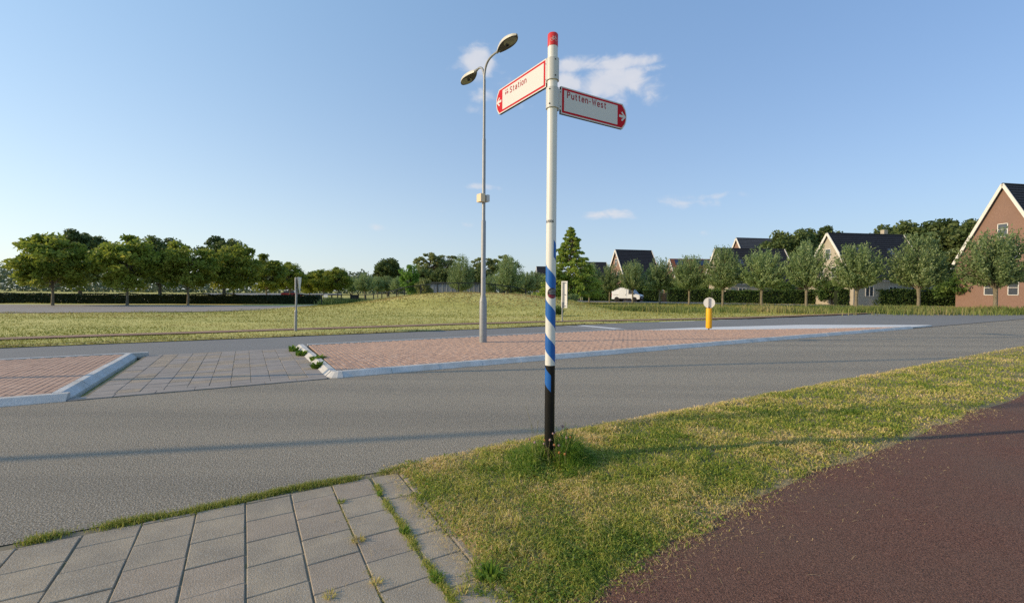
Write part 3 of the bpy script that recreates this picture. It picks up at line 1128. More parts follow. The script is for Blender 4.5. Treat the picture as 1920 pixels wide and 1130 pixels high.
# cut grass clippings and grit along the edges of the paving
n = 3600
U = rng.uniform(.95, 9, n)
e_ = np.minimum(2.12, 1.80 + .13 * np.maximum(U - 1.45, 0))
V = np.where(rng.uniform(0, 1, n) < .7, e_ - np.abs(rng.normal(0, .12, n)) + .04, rng.uniform(1.5, 4.0, n))
U = np.where(V > 2.2, 1.13 - np.abs(rng.normal(0, .06, n)), U)
x, y = U * RC - V * RS, U * RS + V * RC
me = blades('clippings', x, y, np.full(n, .010), rng.uniform(.010, .030, n), np.full(n, .0026), rng.uniform(1.2, 1.8, n), rng.uniform(0, 6.3, n), np.clip(rng.normal(.9, .15, n), 0, 1), 'grass_blade', curl=.97)
tag(link('clippings', me), 'dry grass clippings along the edge of path and slabs', 'clippings', kind='stuff')
# dead stems lying about
n = 300
U = rng.uniform(.2, 6, n)
V = rng.uniform(1.2, 4.0, n)
x, y = U * RC - V * RS, U * RS + V * RC
q = (V > 2.0) | (rng.uniform(0, 1, n) < .5)
U, V, x, y = U[q], V[q], x[q], y[q]
n = len(U)
az = rng.uniform(0, 6.3, n)
L_ = rng.uniform(.012, .05, n)
zz = np.where(U > 1.2, np.where(V > 2.0, .055, .012), .006)
dx, dy = np.cos(az) * L_, np.sin(az) * L_
wx, wy = -np.sin(az) * .0009, np.cos(az) * .0009
bw = rng.normal(0, .012, n)
p0, p1, p2 = np.stack([x - dx, y - dy, zz], 1), np.stack([x + wx * 10 * bw, y + wy * 10 * bw, zz + .006], 1), np.stack([x + dx, y + dy, zz + .002], 1)
s = np.stack([wx, wy, np.zeros(n)], 1)
Vv = np.stack([p0 - s, p0 + s, p1 + s, p1 - s, p1 - s, p1 + s, p2 + s, p2 - s], 1).reshape(-1, 3)
me = npmesh('dry_straw', Vv, 4, 'grass_blade', np.full(2 * n, .97))
tag(link('dry_straw', me), 'loose pale straws scattered on slabs and path', 'straw', kind='stuff')

# ------------------------------------------------------------------ far lawn texture: short tufts
N0 = 420000
dd = 12 + 57 * rng.uniform(0, 1, N0) ** 1.7
x = rng.uniform(-1.15, 1.15, N0) * dd
y = dd
Uq, Vq = UV(x, y)
ok = (Vq > ve(Uq) + .06)
cent = np.interp(Uq, [-90, 0, 9, 14, 20, 26, 40, 260], [19.9, 19.75, 19.7, 19.3, 18.2, 17.35, 17.0, 17.0])
onpath = np.abs(Vq - cent) < .42 + .25 * (fbm(x, y, 1.6, 91, 2) - .5)
ok &= (~onpath) | (rng.uniform(0, 1, N0) < .07)
pxx = 960 + x / y * F_PX
pyy = 547 + (pxx - 960) * .007 + 1358 / y
ok &= ~((pxx < 606) & (pyy > 570) & (pyy < np.interp(pxx, [-200, 380, 536, 604], [588, 584, 579.5, 573])))
mnd = np.clip(hz(x, y) / .5, 0, 1)
ok &= rng.uniform(0, 1, N0) < .50 + .50 * mnd
x, y, Uq, Vq = x[ok], y[ok], Uq[ok], Vq[ok]
n = len(x)
z = hz(x, y) + .03
h = rng.uniform(.03, .085, n) * (.6 + .8 * fbm(x, y, .5, 61, 3)) * np.clip(y / 26, .8, 1.9)
w = np.clip(y * .0016, .03, .11)
dry = fbm(x * .45, y * 1.6, .30, 71, 3)
mound = np.clip(hz(x, y) / 1.0, 0, 1)
tint = np.clip(.12 + 1.3 * (dry - .42) + .42 * mound + rng.normal(0, .16, n), 0, 1)
me = blades('lawn_grass', x, y, z, h, w, np.abs(rng.normal(.5, .3, n)), rng.uniform(0, 6.3, n), tint, 'lawn_blade')
tag(link('lawn_grass', me), 'short mown grass covering the far lawn and mound', 'grass', kind='stuff')

# reeds in the ditch at the right, tall grass by the fence at the left
n = 30000
x = rng.uniform(5.2, 60, n)
y = 37.2 + .06 * (x - 6) + rng.normal(0, 1.5, n) * np.clip((x - 3) / 9, .25, 1)
k = fbm(x, y, .45, 81, 3)
q = rng.uniform(0, 1, n) < np.clip((k - .28) * 4, .05, 1)
x, y, k = x[q], y[q], k[q]
n = len(x)
me = blades('reeds', x, y, hz(x, y) - .05, (.25 + .75 * k) * rng.uniform(.5, 1.15, n) * np.clip((x - 4) / 6, .35, 1), np.full(n, .05), np.abs(rng.normal(.25, .15, n)), rng.uniform(0, 6.3, n),
            np.clip(rng.normal(.35, .22, n) + (fbm(x, y, .35, 83, 2) - .5) * 1.4, 0, 1), 'reed')
tag(link('reeds', me), 'tall reeds and grasses along the ditch in the lawn', 'reeds', kind='stuff')

# ================================================================== the signpost
SPX, SPY = .357, 4.19
post = empty('cycle_signpost', (SPX, SPY, 0.02), 0, 'tall white cycle signpost with blue spiral stripe, black foot and red cap', 'signpost')
PR = .0465
VIEW = math.atan2(-SPY, -SPX)               # direction from the post to the camera


def cyl_patch(name, m, z_of, a0, a1, r, parent, n=24, t=.0006):
    """thin band wrapped on the post between angles a0..a1 (0 = towards the camera, + = to the right as seen)"""
    mb = MB()
    vs_, fs_ = [], []
    for i in range(n + 1):
        a = a0 + (a1 - a0) * i / n
        lo, hi = z_of(a)
        w = VIEW + a
        for z, rr in ((lo, r - .001), (lo, r + t), (hi, r + t), (hi, r - .001)):
            vs_.append((rr * math.cos(w), rr * math.sin(w), z))
    for i in range(n):
        for k in range(3):
            fs_.append((i * 4 + k, (i + 1) * 4 + k, (i + 1) * 4 + k + 1, i * 4 + k + 1))
    fs_ += [(0, 1, 2, 3), tuple(n * 4 + q for q in (3, 2, 1, 0))]
    mb.add(vs_, fs_, False)
    o = mb.build(name, m, parent)
    o.data.polygons.foreach_set('use_smooth', [True] * (len(fs_) - 2) + [False] * 2)
    return o


def zpost(py, px=1030):
    return Zp(px, py, SPY) - .02


Z_BLACK = zpost(684)
Z_CAP0, Z_CAP1 = zpost(89, 1035), zpost(64, 1035)
MB().lathe([(PR, Z_BLACK), (PR, Z_CAP0)], 40).build('shaft', 'post_white', post)
MB().lathe([(PR, -.1), (PR, Z_BLACK)], 40).build('black_foot', 'post_black', post)
MB().lathe([(PR + .0015, Z_CAP0), (PR + .0015, Z_CAP1 - .012), (PR - .004, Z_CAP1 - .003), (PR - .014, Z_CAP1), (.001, Z_CAP1 + .001)], 40).build('cap', 'cap_red', post)
# spiral stripe: drops one pitch per turn, from a cut at +35 deg to a cut at +10 deg four turns on
PITCH_M = (zpost(493) - zpost(684)) / 3
HB = PITCH_M * .49
zl = zpost(493)                              # upper edge where it meets the left outline on turn 1


def top_at(a, turn):
    return zl - PITCH_M * ((a + math.pi / 2) / (2 * math.pi) + (turn - 1))


segs = [(R(30), R(270), 0), (R(-90), R(270), 1), (R(-90), R(270), 2), (R(-90), R(270), 3), (R(-90), R(12), 4)]
sh = MB()
vs_, fs_ = [], []
tot = []
a_abs = R(30)
end_abs = R(12) + 4 * 2 * math.pi
n = 200
for i in range(n + 1):
    a = a_abs + (end_abs - a_abs) * i / n
    zt = zl - PITCH_M * ((a + math.pi / 2) / (2 * math.pi) - 1)
    w = VIEW + a
    for z in (zt - HB, zt):
        vs_.append(((PR + .0007) * math.cos(w), (PR + .0007) * math.sin(w), z))
fs_ = [(2 * i, 2 * i + 2, 2 * i + 3, 2 * i + 1) for i in range(n)]
sh.add(vs_, fs_, True)
sh.build('spiral_stripe', 'stripe_blue', post)


def wrap(me, a0, z0, r, parent, name='lettering', mirror=1):
    """bend flat lettering (x right, y up) round the post"""
    for v in me.vertices:
        a = a0 + v.co.x / r
        rr = r + v.co.z
        v.co = Vector((rr * math.cos(VIEW + a), rr * math.sin(VIEW + a), z0 + v.co.y))
    return link(name, me, parent)


me = text_mesh('6/006', .036, 'bolt_dark', .0004, 1.05)
wrap(me, R(-74), zpost(418.5), PR + .0008, post, 'number')
# the round sticker, its pale lettering and dark red lower part
ZS = zpost(549.5)
RS_ = .049


def disc(mb, r, top=None, n=16, tilt=0.0):
    """upright strips filling a disc (or its part below the line z = top)"""
    vs_ = []
    for k in range(n + 1):
        x = -r * math.cos(math.pi * k / n)
        h = math.sqrt(max(r * r - x * x, 1e-9))
        t = h if top is None else max(-h, min(h, top + tilt * x))
        vs_ += [(x, -h, 0), (x, t, 0)]
    mb.add(vs_, [(2 * k, 2 * k + 2, 2 * k + 3, 2 * k + 1) for k in range(n)])
    return mb


st = wrap(disc(MB(), RS_).mesh('sticker', 'sticker_black'), R(20), ZS, PR + .0014, post, 'sticker')
wrap(disc(MB(), RS_ * .95, -.017, 16, -.18).mesh('sticker_band', 'sticker_red'), R(20), ZS, PR + .0019, st, 'sticker_band')
mb = MB()
r2 = random.Random(3)
for row, (yy, x0, x1, hh) in enumerate(((.027, -.016, .030, .010), (.011, -.036, .034, .012), (-.008, -.028, .034, .012))):
    xx = x0
    while xx < x1:
        wq = r2.uniform(.004, .007)
        mb.add([(xx, yy, 0), (xx + wq, yy, 0), (xx + wq, yy + hh * .36, 0), (xx, yy + hh * .36, 0)], [(0, 1, 2, 3)])
        mb.add([(xx, yy + hh * .5, 0), (xx + .002, yy + hh * .5, 0), (xx + .002, yy + hh, 0), (xx, yy + hh, 0)], [(0, 1, 2, 3)])
        mb.add([(xx + .002, yy + hh * .75, 0), (xx + wq, yy + hh * .75, 0), (xx + wq, yy + hh, 0), (xx + .002, yy + hh, 0)], [(0, 1, 2, 3)])
        xx += wq + .0022
wrap(mb.mesh('sticker_print', 'sticker_grey'), R(20), ZS, PR + .0019, st, 'sticker_print')
# bicycle pictogram on the cap
mb = MB()


def stroke(a, b, w=.0028):
    a, b = Vector((*a, 0)), Vector((*b, 0))
    d_ = (b - a).normalized()
    s_ = Vector((-d_.y, d_.x, 0)) * w / 2
    k = max(1, int((b - a).length / .006))
    for i in range(k):
        p, q = a + (b - a) * i / k, a + (b - a) * (i + 1) / k
        mb.add([p - s_, q - s_, q + s_, p + s_], [(0, 1, 2, 3)])


for cx_ in (-.021, .021):
    for i in range(18):
        w0, w1 = 2 * math.pi * i / 18, 2 * math.pi * (i + 1) / 18
        stroke((cx_ + .0135 * math.cos(w0), .0135 * math.sin(w0)), (cx_ + .0135 * math.cos(w1), .0135 * math.sin(w1)), .0022)
for a, b in (((-.021, 0), (-.010, .021)), ((-.010, .021), (.003, -.001)), ((.003, -.001), (-.021, 0)), ((-.010, .021), (.013, .021)), ((.003, -.001), (.013, .021)),
             ((.021, 0), (.0115, .030)), ((.0115, .030), (.017, .031)), ((-.010, .021), (-.0115, .027)), ((-.0165, .027), (-.007, .027))):
    stroke(a, b)
wrap(mb.mesh('bicycle_symbol', 'sign_white'), R(14), (Z_CAP0 + Z_CAP1) / 2 - .012, PR + .0026, post, 'bicycle_symbol')


# ---- finger signs
def rounded_end(L, h, right):
    c = .055
    mid = [(L - c * .30, h * .80), (L - c * .05, h * .62), (L, h * .5), (L - c * .05, h * .38), (L - c * .30, h * .20)]
    pts = [(0, 0), (L - c, 0)] + mid[::-1] + [(L - c, h), (0, h)]
    return pts if right else [(-x, z) for x, z in pts][::-1]


def finger(name, label, ang, dist, z0, L, h, right, text, tsize, tx, icon=False, text_x=1.0):
    """sign board; local x = reading direction, -y = towards the reader"""
    sg = empty(name, (SPX, SPY, z0), ang, label, 'direction sign', 'finger boards on the signpost')
    s = 1 if right else -1
    off = dist * s
    out = [(x + off, z) for x, z in rounded_end(L, h, right)]
    MB().prism(out, -.013, .013).build('board_edge', 'sign_edge', sg)

    def inset(q, y0, y1, m, nm):
        o_ = rounded_end(L - 2 * q, h - 2 * q, right)
        return MB().prism([(x + off + s * q, z + q) for x, z in o_], y0, y1).build(nm, m, sg)
    MB().prism([(x + off, z) for x, z in rounded_end(L, h, right)], -.0142, -.0132).build('white_rim', 'sign_white', sg)
    inset(.011, -.0150, -.0143, 'sign_red', 'red_border')
    xa, xb = .034, L - .125
    z_a, z_b = .030, h - .030
    MB().prism([(off + s * xa, z_a), (off + s * xb, z_a), (off + s * xb, z_b), (off + s * xa, z_b)][::s], -.0158, -.0151).build('text_panel', 'sign_white', sg)
    # arrow
    ax, az = off + s * (L - .0575), h / 2
    k = .046
    ar = [(k, 0), (-.004, k * 1.05), (-.018, k * .80), (.010, .012), (-k, .012), (-k, -.012), (.010, -.012), (-.018, -k * .80), (-.004, -k * 1.05)]
    ar = [(ax + s * x, az + z) for x, z in ar]
    if s > 0:
        ar = ar[::-1]
    MB().prism(ar, -.0158, -.0151).build('arrow', 'sign_white', sg)
    # rounded gap at the back edge, bolts
    lettering(text, tx, text_x, h - tsize - .003, .061, -.0165, sg)
    if icon:
        ic = MB()
        def sq(x0, z0_, x1, z1):
            ic.prism([(x0, z0_), (x1, z0_), (x1, z1), (x0, z1)], -.0166, -.0159)
        bx, bz = tx - .090, h - .092
        sq(bx, bz, bx + .024, bz + .020)
        sq(bx + .034, bz, bx + .056, bz + .020)
        sq(bx + .005, bz - .008, bx + .012, bz - .002)
        sq(bx + .040, bz - .008, bx + .048, bz - .002)
        sq(bx + .004, bz + .032, bx + .022, bz + .038)
        sq(bx + .030, bz + .032, bx + .050, bz + .038)
        sq(bx + .010, bz + .038, bx + .018, bz + .046)
        sq(bx + .036, bz + .038, bx + .045, bz + .046)
        ic.build('train_symbol', 'text_red', sg)
    # bracket: sleeve round the post, two cheeks to the board
    sl = MB()
    zz0, zz1 = .028, h - .038
    sl.lathe([(PR + .0125, zz0), (PR + .0125, zz1)], 32)
    sl.f.pop()
    sl.sm.pop()
    for zq in (zz0, zz1):
        sl.lathe([(PR + .001, zq), (PR + .0125, zq)][::1 if zq == zz1 else -1], 32, smooth=False)
        sl.f.pop()
        sl.sm.pop()
    sl.build('clamp_sleeve', 'clamp_grey', sg)
    for y in (-.020, .020):
        c_ = MB()
        c_.box((s * (dist - .026), y, (zz0 + zz1) / 2), (.046, .007, zz1 - zz0 - .002), chamfer=.002)
        c_.build('clamp_cheek', 'clamp_grey', sg)
    for z in (zz0 + .030, zz1 - .022):
        b_ = MB()
        b_.tube([(s * (dist - .040), -.027, z), (s * (dist - .040), .027, z)], .0055, 8)
        b_.tube([(s * (dist - .012), -.026, z), (s * (dist - .012), .026, z)], .0055, 8)
        b_.build('clamp_bolt', 'bolt_dark', sg)
        w = VIEW - ang - s * .45
        sc_ = MB()
        r_ = PR + .0125
        p_ = Vector((r_ * math.cos(w), r_ * math.sin(w), z))
        sc_.tube([p_ - p_.normalized() * .004 * Vector((1, 1, 0)).length * .5, p_ + Vector((math.cos(w), math.sin(w), 0)) * .003], .007, 8)
        sc_.build('clamp_screw', 'bolt_dark', sg)
    return sg


finger('finger_sign', 'white sign board with red border pointing right reading Putten-West', RA, .088, Zp(1048, 215, 4.25), .825, .250, True, 'Putten-West', .092, .160, text_x=.634)
A2 = R(124.5 - 180)
finger('finger_sign', 'sunlit white sign board with red border pointing left reading Station', A2, .078, Zp(1021, 163.5, 4.25), .86, .262, False, 'Station', .106, -.670, True, text_x=-.387)

# clover and long grass round the foot of the post
cl = empty('clover_clump', (SPX, SPY, 0.02), 0, 'unmown clump of long grass and faded clover round the signpost foot', 'plant')
n = 6500
a_ = rng.uniform(0, 2 * math.pi, n)
r_ = .42 * np.sqrt(rng.uniform(.004, 1, n))
x, y = r_ * np.cos(a_) + .01, r_ * np.sin(a_) - .03
front = np.clip((-y - .2 * np.abs(x)) / .10, 0, 1) * np.clip(1.4 - np.abs(x + .005) / .11, 0, 1)
hh = (.07 + .15 * np.exp(-(r_ / .26) ** 2) + .22 * np.exp(-((x - .15) / .13) ** 2 - ((y + .01) / .14) ** 2)) * rng.uniform(.45, 1.15, n) * (1 - .85 * front)
me = blades('long_grass', x, y, np.zeros(n), hh, rng.uniform(.005, .009, n), np.abs(rng.normal(.55, .35, n)), a_ + rng.normal(0, 1.4, n), np.clip(rng.normal(.42, .32, n) - .25 * np.clip(x / .15, 0, 1), 0, 1), 'grass_lush')
link('long_grass', me, cl)
n = 2300
a_ = rng.uniform(0, 2 * math.pi, n)
r_ = .38 * np.sqrt(rng.uniform(.01, 1, n))
C = np.stack([r_ * np.cos(a_) - .03, r_ * np.sin(a_) - .05, rng.uniform(.03, .10, n) * np.exp(-(r_ / .3) ** 2) * np.where((np.abs(r_ * np.cos(a_)) < .1) & (np.sin(a_) < 0), .35, 1) + .015], 1)
link('clover_leaves', cards(C, rng.uniform(.010, .024, n), rng.uniform(.008, .015, n), 'grass_lush', np.clip(rng.normal(.5, .2, n) - .2 * np.clip(C[:, 0] / .2, 0, 1), 0, 1), 'clover_leaves', up=.9), cl)
stems = MB()
heads = []
for i in range(20):
    a, r = rnd.uniform(0, 6.28), rnd.uniform(.05, .24)
    bx, by = r * math.cos(a), r * math.sin(a) - .07
    hgt = rnd.uniform(.16, .33)
    tx, ty = bx + rnd.uniform(-.07, .07), by + rnd.uniform(-.06, .06)
    stems.tube([(bx, by, 0), ((bx + tx) / 2 + rnd.uniform(-.015, .015), (by + ty) / 2, hgt * .6), (tx, ty, hgt)], .0014, 4, False)
    heads.append((tx, ty, hgt))
for (bx, by, tx, ty, hgt) in ((-.10, .03, -.22, .10, .50), (-.12, .05, -.10, .12, .36), (-.14, .0, -.17, .02, .34), (.1, .05, .14, .1, .33), (.02, -.05, .16, .0, .24), (-.05, -.03, .20, -.05, .20)):
    stems.tube([(bx, by, 0), ((bx * .6 + tx * .4), (by * .6 + ty * .4), hgt * .55), (tx, ty, hgt)], .0013, 4, False)
stems.build('stems', 'stem_green', cl)
hm = []
for m in ('flower_pink', 'flower_rust'):
    mb = MB()
    mb.lathe([(.002, -.012), (.008, -.006), (.0105, .001), (.008, .009), (.001, .013)], 8)
    hm.append(mb.mesh('flower_head', m))
for i, p in enumerate(heads):
    o = link('flower_head', hm[i % 3 == 0 or i % 5 == 0], cl, p, (rnd.uniform(-.7, .7), rnd.uniform(-.7, .7), 0))
    o.scale = (rnd.uniform(.8, 1.25),) * 3
# leafy weeds
def weed(loc, r, nb, label, m='grass_lush', hh=.06, wide=.016, tlo=.1, thi=.6, flat=.6):
    a_ = rng.uniform(0, 6.283, nb)
    rr = r * np.sqrt(rng.uniform(0, 1, nb)) * .35
    me_ = blades('weed_tuft', rr * np.cos(a_), rr * np.sin(a_), np.zeros(nb), hh * rng.uniform(.5, 1.25, nb), wide * rng.uniform(.6, 1.3, nb), np.abs(rng.normal(flat, .25, nb)), a_ + rng.normal(0, .4, nb),
                 rng.uniform(tlo, thi, nb), m)
    o_ = link('weed_tuft', me_, None, loc)
    return tag(o_, label, 'weed', 'weeds in the paving')


def W(px, py, z=0.0):
    return (*G(px, py, z), z)


weed(W(918, 1082, .004), .16, 60, 'broad leaved green weed at the bare lower corner of the verge', hh=.075, wide=.022)
weed(W(866, 1108, 0), .09, 70, 'pale wiry weed tuft at the last slab before the path', 'grass_blade', .04, .005, .3, .9, .9)
weed(W(820, 1086, 0), .10, 60, 'green weed tuft low in the widest slab joint', hh=.042, wide=.008)
weed(W(672, 1014, 0), .10, 90, 'dry straggly weed tuft between slabs in the second joint', 'grass_blade', .035, .004, .45, 1, 1.0)
weed(W(706, 1092, 0), .08, 60, 'dry weed tuft near the lower end of the second joint', 'grass_blade', .035, .004, .45, 1, .9)
weed(W(618, 1118, 0), .08, 60, 'dry weed tuft in the joint nearest the picture corner', 'grass_blade', .03, .004, .4, 1, .9)
weed(W(758, 998, 0), .08, 60, 'green weed tuft halfway along the widest slab joint', hh=.04, wide=.008)
weed(W(640, 942, 0), .07, 50, 'small green weed tuft high in the second slab joint', 'grass_blade', .03, .005, .0, .5, .9)
weed(W(712, 928, 0), .06, 50, 'small green weed tuft high in the widest slab joint', hh=.035, wide=.007)
for (px, py, r, nb, lb) in ((596, 677, .36, 150, 'large dark leafy weed against the middle of the pale kerb'), (566, 666, .30, 90, 'spreading leafy weed along the upper part of the pale kerb'),
                            (550, 658, .26, 80, 'leafy weed at the upper corner of the pale kerb'), (595, 690, .20, 60, 'small leafy weed at the lower part of the pale kerb')):
    weed(W(px, py, .02), r, nb, lb, hh=.15, wide=.055, tlo=.0, thi=.5, flat=.7)

# ================================================================== the lamp post
LX, LY = G(905.5, 641, .1)
lamp = empty('street_lamp', (LX, LY, .09), 0, 'tall grey street lamp with two arms standing on the brick median', 'street lamp')


def zl_(py):
    return Zp(907, py, LY) - .09


z1, z2, z3, zt = zl_(562), zl_(415), zl_(262), zl_(150)
MB().lathe([(.112, -.05), (.110, z1 - .05), (.104, z1 - .02), (.072, z1 + .14), (.068, z2), (.064, z2 + .01), (.052, z2 + .05), (.050, z3), (.046, z3 + .02), (.041, z3 + .05), (.039, zt)], 24).build('pole', 'galvanised', lamp)
TD = Vector((RS, -RC, 0))                 # towards the near carriageway


def arm(sgn, prof, nm):
    mb_ = MB()
    pts_ = [Vector((0, 0, 0)) + TD * (sgn * q) + Vector((0, 0, z)) for q, z in prof]
    sm_ = []
    for i in range(len(pts_) - 1):       # Catmull-Rom
        a, b = pts_[i], pts_[i + 1]
        p0, p3 = pts_[max(i - 1, 0)], pts_[min(i + 2, len(pts_) - 1)]
        for k in range(6):
            t_ = k / 6
            sm_.append(.5 * ((2 * a) + (b - p0) * t_ + (2 * p0 - 5 * a + 4 * b - p3) * t_ ** 2 + (3 * a - p0 - 3 * b + p3) * t_ ** 3))
    sm_.append(pts_[-1])
    mb_.tube(sm_, .032, 10)
    return mb_.build(nm, 'galvanised', lamp)


arm(1, [(0, zt - .02), (.01, zt + .15), (.08, zt + .34), (.25, zt + .46), (.5, zt + .49), (.92, zt + .46)], 'arm')
arm(-1, [(0, zt - .05), (.03, zt + .15), (.12, zt + .36), (.30, zt + .48), (.5, zt + .50), (.66, zt + .48)], 'arm')


def luminaire(q0, z, sgn, L=1.0, tilt=0.0):
    shell, und, gl = MB(), MB(), MB()
    n, k = 12, 14
    def wid(t):
        return .215 * (math.sin(math.pi * min(1, t * .93 + .07)) ** .62) * (.62 + .45 * t)
    def hgt(t):
        return .13 * (math.sin(math.pi * min(1, t * .9 + .10)) ** .6)
    rings = []
    for i in range(n + 1):
        t = (1 - math.cos(math.pi * i / n)) / 2
        w_, h_ = max(wid(t), .012), max(hgt(t), .01)
        rings.append([(t * L, w_ * math.cos(math.pi * j / k), h_ * math.sin(math.pi * j / k)) for j in range(k + 1)])
    vs_ = [q for r_ in rings for q in r_]
    fs_ = [(i * (k + 1) + j, (i + 1) * (k + 1) + j, (i + 1) * (k + 1) + j + 1, i * (k + 1) + j + 1) for i in range(n) for j in range(k)]
    shell.add(vs_, fs_, True)
    # rim skirt and underside
    vs_, fs_ = [], []
    for i in range(n + 1):
        t = (1 - math.cos(math.pi * i / n)) / 2
        w_ = max(wid(t), .012)
        vs_ += [(t * L, w_, 0), (t * L, w_ * .97, -.035), (t * L, w_ * .80, -.030), (t * L, -w_ * .80, -.030), (t * L, -w_ * .97, -.035), (t * L, -w_, 0)]
    for i in range(n):
        for j in (0, 4):
            fs_.append((i * 6 + j, i * 6 + j + 1, (i + 1) * 6 + j + 1, (i + 1) * 6 + j))
    shell.add(vs_, fs_, True)
    und.add(vs_, [(i * 6 + j, i * 6 + j + 1, (i + 1) * 6 + j + 1, (i + 1) * 6 + j) for i in range(n) for j in (1, 2, 3)], False)
    vs2 = [(L * (.66 + .26 * math.cos(w)), .145 * math.sin(w), -.036 - (.0 if True else 0)) for w in np.linspace(0, 2 * math.pi, 25)[:-1]]
    gl.add(vs2 + [(L * .66, 0, -.075)], [(i, (i + 1) % 24, 24) for i in range(24)], True)
    soc = MB()
    soc.lathe([(.03, -.082), (.05, -.076), (.052, -.05)], 12, (L * .50, 0, 0))
    neck = MB()
    neck.tube([(-.10, 0, .01), (.10, 0, .02)], [.04, .055], 10)
    base = bpy.data.objects.new('luminaire', shell.mesh('luminaire', 'lamp_shell'))
    COL.objects.link(base)
    base.parent = lamp
    p = TD * (sgn * q0) + Vector((0, 0, z))
    base.location = p
    d_ = TD * sgn
    base.rotation_euler = (0, -tilt, math.atan2(d_.y, d_.x))
    und.build('underside', 'lamp_under', base)
    gl.build('glass', 'lamp_glass', base)
    soc.build('lamp_socket', 'bolt_dark', base)
    neck.build('neck', 'galvanised', base)


luminaire(.86, zt + .45, 1, .98, R(0))
luminaire(.60, zt + .49, -1, .98, R(0))
# beige box and its strap
zb = zl_(372)
b = MB()
VL = math.atan2(-LY, -LX)
b.box((0, 0, 0), (.23, .15, .24), chamfer=.012)
d_ = Vector((-.80, -.60, 0))
bo = b.build('junction_box', 'box_beige', lamp, (d_.x * .10, d_.y * .10, zb), (0, 0, math.atan2(d_.y, d_.x) + math.pi / 2))
b = MB()
b.box((0, 0, 0), (.26, .10, .20), chamfer=.01)
b.build('junction_box', 'clamp_grey', lamp, (-d_.x * .075, -d_.y * .075, zb), (0, 0, math.atan2(d_.y, d_.x) + math.pi / 2))
MB().lathe([(.070, zl_(508)), (.0702, zl_(504))], 20).build('orange_band', 'shed_wood', lamp)

# ================================================================== bollard
BX, BY = G(1329, 617.5, .09)
bo = empty('bollard', (BX, BY, .09), R(-24), 'yellow traffic bollard with the pale back of a round sign on top', 'bollard')
zt_ = Zp(1329, 577.5, BY) - .09
MB().tube([(0, 0, -.03), (0, 0, .07)], .025, 8).build('foot', 'bolt_dark', bo)
MB().lathe([(.07, .045), (.118, .055), (.120, .075), (.120, zt_ - .02), (.112, zt_)], 20).build('body', 'bollard_yellow', bo)
MB().tube([(0, 0, zt_ - .01), (0, 0, zt_ + .05)], .045, 10).build('collar', 'bolt_dark', bo)
dz = Zp(1329, 567.5, BY) - .09
ds = MB()
k = 32
o1 = [(.215 * math.cos(2 * math.pi * i / k), .215 * math.sin(2 * math.pi * i / k) + dz) for i in range(k)]
ds.prism(o1, -.012, .012)
ds.build('sign_disc', 'plate_back', bo)
rr = MB()
vs_ = []
for i in range(k):
    c, s = math.cos(2 * math.pi * i / k), math.sin(2 * math.pi * i / k)
    vs_ += [(.222 * c, -.016, .222 * s + dz), (.222 * c, .014, .222 * s + dz), (.204 * c, .014, .204 * s + dz), (.204 * c, -.016, .204 * s + dz)]
rr.add(vs_, [(i * 4 + j, ((i + 1) % k) * 4 + j, ((i + 1) % k) * 4 + (j + 1) % 4, i * 4 + (j + 1) % 4) for i in range(k) for j in range(4)])
rr.build('disc_rim', 'plate_back', bo)
for x0 in (-.028, .028):
    b = MB()
    b.box((x0 + .01, -.024, dz), (.030, .022, .37), chamfer=.003)
    b.build('mounting_rail', 'rail_grey', bo)

# ================================================================== sign at the right of the post, seen from behind
SX, SY = G(1054, 603.5, .05)
sb = empty('road_sign', (SX, SY, .05), R(-30), 'tall narrow pale sign board seen from behind by the far road', 'road sign')
zb0, zb1 = Zp(1057, 577, SY) - .05, Zp(1057, 527, SY) - .05
MB().tube([(0, 0, -.1), (0, 0, zb0 + .3)], .034, 12).build('pole', 'galvanised', sb)
b = MB()
b.box((.09, .052, (zb0 + zb1) / 2), (.34, .02, zb1 - zb0), chamfer=.004)
b.build('board', 'plate_back', sb)
for x0 in (-.03, .035, .215):
    b = MB()
    b.box((x0 + .03, .028, (zb0 + zb1) / 2), (.022, .024, zb1 - zb0 - .08), chamfer=.003)
    b.build('mounting_rail', 'rail_grey' if x0 < .2 else 'plate_back', sb)
for z in (zb0 + .10, (zb0 + zb1) / 2, zb1 - .08):
    b = MB()
    b.box((.07, .012, z), (.20, .010, .035))
    b.build('bracket', 'rail_grey', sb)

# sign at the left, seen nearly edge on
SX, SY = G(554, 621, .04)
sl = empty('road_sign', (SX, SY, .04), 0, 'grey pole with sign plates seen edge on by the lawn', 'road sign')
ztop = Zp(558, 520, SY) - .04
lean = Vector((.055, 0, 0))


def lp(z):
    return lean * (z / ztop)


MB().tube([(0, 0, -.1), lp(.75) + Vector((0, 0, .75))], .052, 12).build('lower_pole', 'galvanised', sl)
q = lp(.75)
MB().tube([(q.x, q.y, .75), (q.x, q.y, .82)], [.052, .036], 12).build('pole_collar', 'galvanised', sl)
MB().tube([lp(.80) + Vector((0, 0, .80)), lp(ztop) + Vector((0, 0, ztop))], .036, 12).build('pole', 'galvanised', sl)
av = math.atan2(SY, SX)
tri = MB()
tri.prism([(0, -.62), (.36, 0), (-.36, 0)], -.012, .012)
o = tri.build('triangular_plate', 'plate_back', sl, (lp(ztop).x + .09, .03, ztop + .01), (0, 0, av - R(10)))
tri = MB()
tri.box((0, 0, -.30), (.42, .022, .60), chamfer=.003)
o = tri.build('narrow_plate', 'plate_back', sl, (lp(ztop).x - .045, -.03, ztop), (0, 0, av + R(1)))

